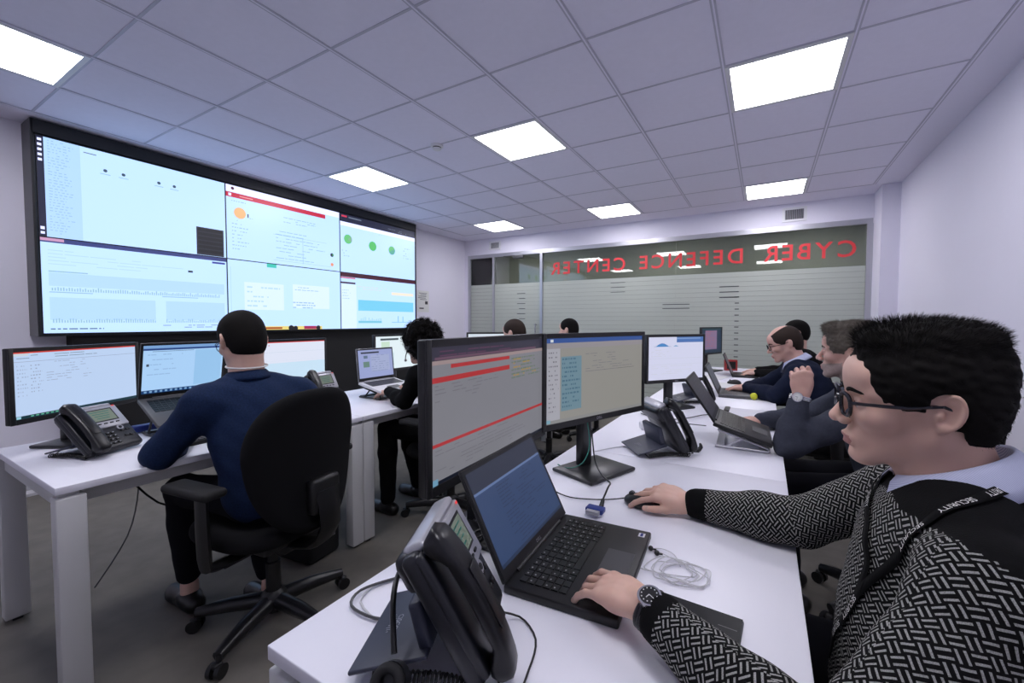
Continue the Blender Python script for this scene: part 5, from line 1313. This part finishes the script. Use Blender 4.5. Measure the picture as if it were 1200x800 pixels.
for sg in (-1, 1): b.cyl((-.008, sg*.088, -.008), (-.008, sg*.112, -.008), .027, None, 16, 0, M3)
b.tube([(-.005, .105, -.02), (.04, .095, -.07), (.095, .06, -.09)], .003, 6, 0, M3, False, 2); b.ball((.10, .055, -.09), .009, 1, M3)
hs_ = b.build('headset', ['satin', 'white'], p3); hs_.location = -Vector(p3.location)
# two heads beyond
J = seatJ(-1.66, 3.22, .12); J.update(wrL=(-2.0, 3.10, .79), wrR=(-2.0, 3.34, .79)); person('farA', 'person with short brown hair beyond the large monitors, only top of head showing', J, ((-1.95, 3.20, 1.175), 178, 5, 0), ('slate', 'trousers'),
    ('short', 'hair_brown', 3000, .010, .0009, comb_short, .25), h=.006, hands=dict(L=HH(-1), R=HH(1)))
J = seatJ(-1.60, 4.22, .12); person('farB', 'person with black hair farthest along the left row, only top of head showing', J, ((-1.86, 4.20, 1.19), 178, 0, 0), ('navy', 'trousers'),
    ('short', 'hair_black', 3000, .012, .0009, comb_short, .25), h=.006, hands=dict(L=HH(-1), R=HH(1)))
# grey-haired man in slate sweater, fist raised to his chin
J = seatJ(.50, 2.28, .12); J.update(chest=(.44, 2.27, .82), neck=(.385, 2.265, .985), shL=(.37, 2.09, .935), shR=(.37, 2.45, .935), elL=(.095, 1.985, .785), wrL=(.135, 2.03, .985), elR=(.18, 2.52, .79), wrR=(-.01, 2.40, .785))
p5, M5 = person('grey', 'grey-haired man in slate sweater leaning on his elbow with a raised fist, right row', J, ((.324, 2.274, 1.152), 166, -2, -4), ('slate', 'trousers'),
    ('grey', 'hair_grey', 9000, .018, .0006, comb_grey, .22), h=.0042, skin='skin2', hands=dict(L=HH(-1, direc=(.02, .02, 1), back=(.2, -1, 0), curls=((1.1, 1.4, .8),)*4, thumb=(.3, .6), cuff=.80), R=HH(1, direc=(-1, .1, -.1), curls=((.5, .7, .4),)*4)), g=.014, wr=.004, shirt_h=.007, brow='hair_grey', hair_h=.0035)
watch(p5, J['wrL'], J['elL'], (-.35, -1, 0), r=.034, strap='steel')
# balding man in navy sweater
J = seatJ(.34, 3.50, .10); J.update(chest=(.27, 3.48, .82), neck=(.205, 3.47, .985), shL=(.20, 3.28, .93), shR=(.20, 3.66, .93), elL=(.03, 3.24, .785), wrL=(-.03, 3.40, .79), elR=(.0, 3.74, .785), wrR=(-.10, 3.58, .79))
J.update(wrL=(-.11, 3.50, .79), elL=(.085, 3.26, .785))
p6, M6 = person('bald', 'balding man with glasses in navy sweater over pale collar, bent over the grey laptop', J, ((.125, 3.47, 1.130), 190, 16, 0), ('navy', 'trousers'),
    ('bald', 'hair_brown', 3500, .012, .0009, comb_short, .2), h=.005, skin='skin2', glassesm=('frame', .0022), hands=dict(L=HH(-1, direc=(-1, .05, -.05)), R=HH(1, direc=(-1, -.1, -.05))), g=.016, wr=.004, collar=('stripes', .064, .036, .04), wid=1.1, brow='hair_brown', hair_h=.004)
J = seatJ(.46, 4.72, .10); J.update(elL=(.16, 4.50, .785), wrL=(-.06, 4.62, .79), elR=(.16, 4.95, .785), wrR=(-.06, 4.86, .79))
person('last', 'dark-haired person in black mostly hidden behind the balding man, right row', J, ((.26, 4.72, 1.175), 180, 4, 0), ('blackcloth', 'trousers'),
    ('short', 'hair_black', 3000, .012, .0009, comb_short, .25), h=.006, hands=dict(L=HH(-1), R=HH(1)))
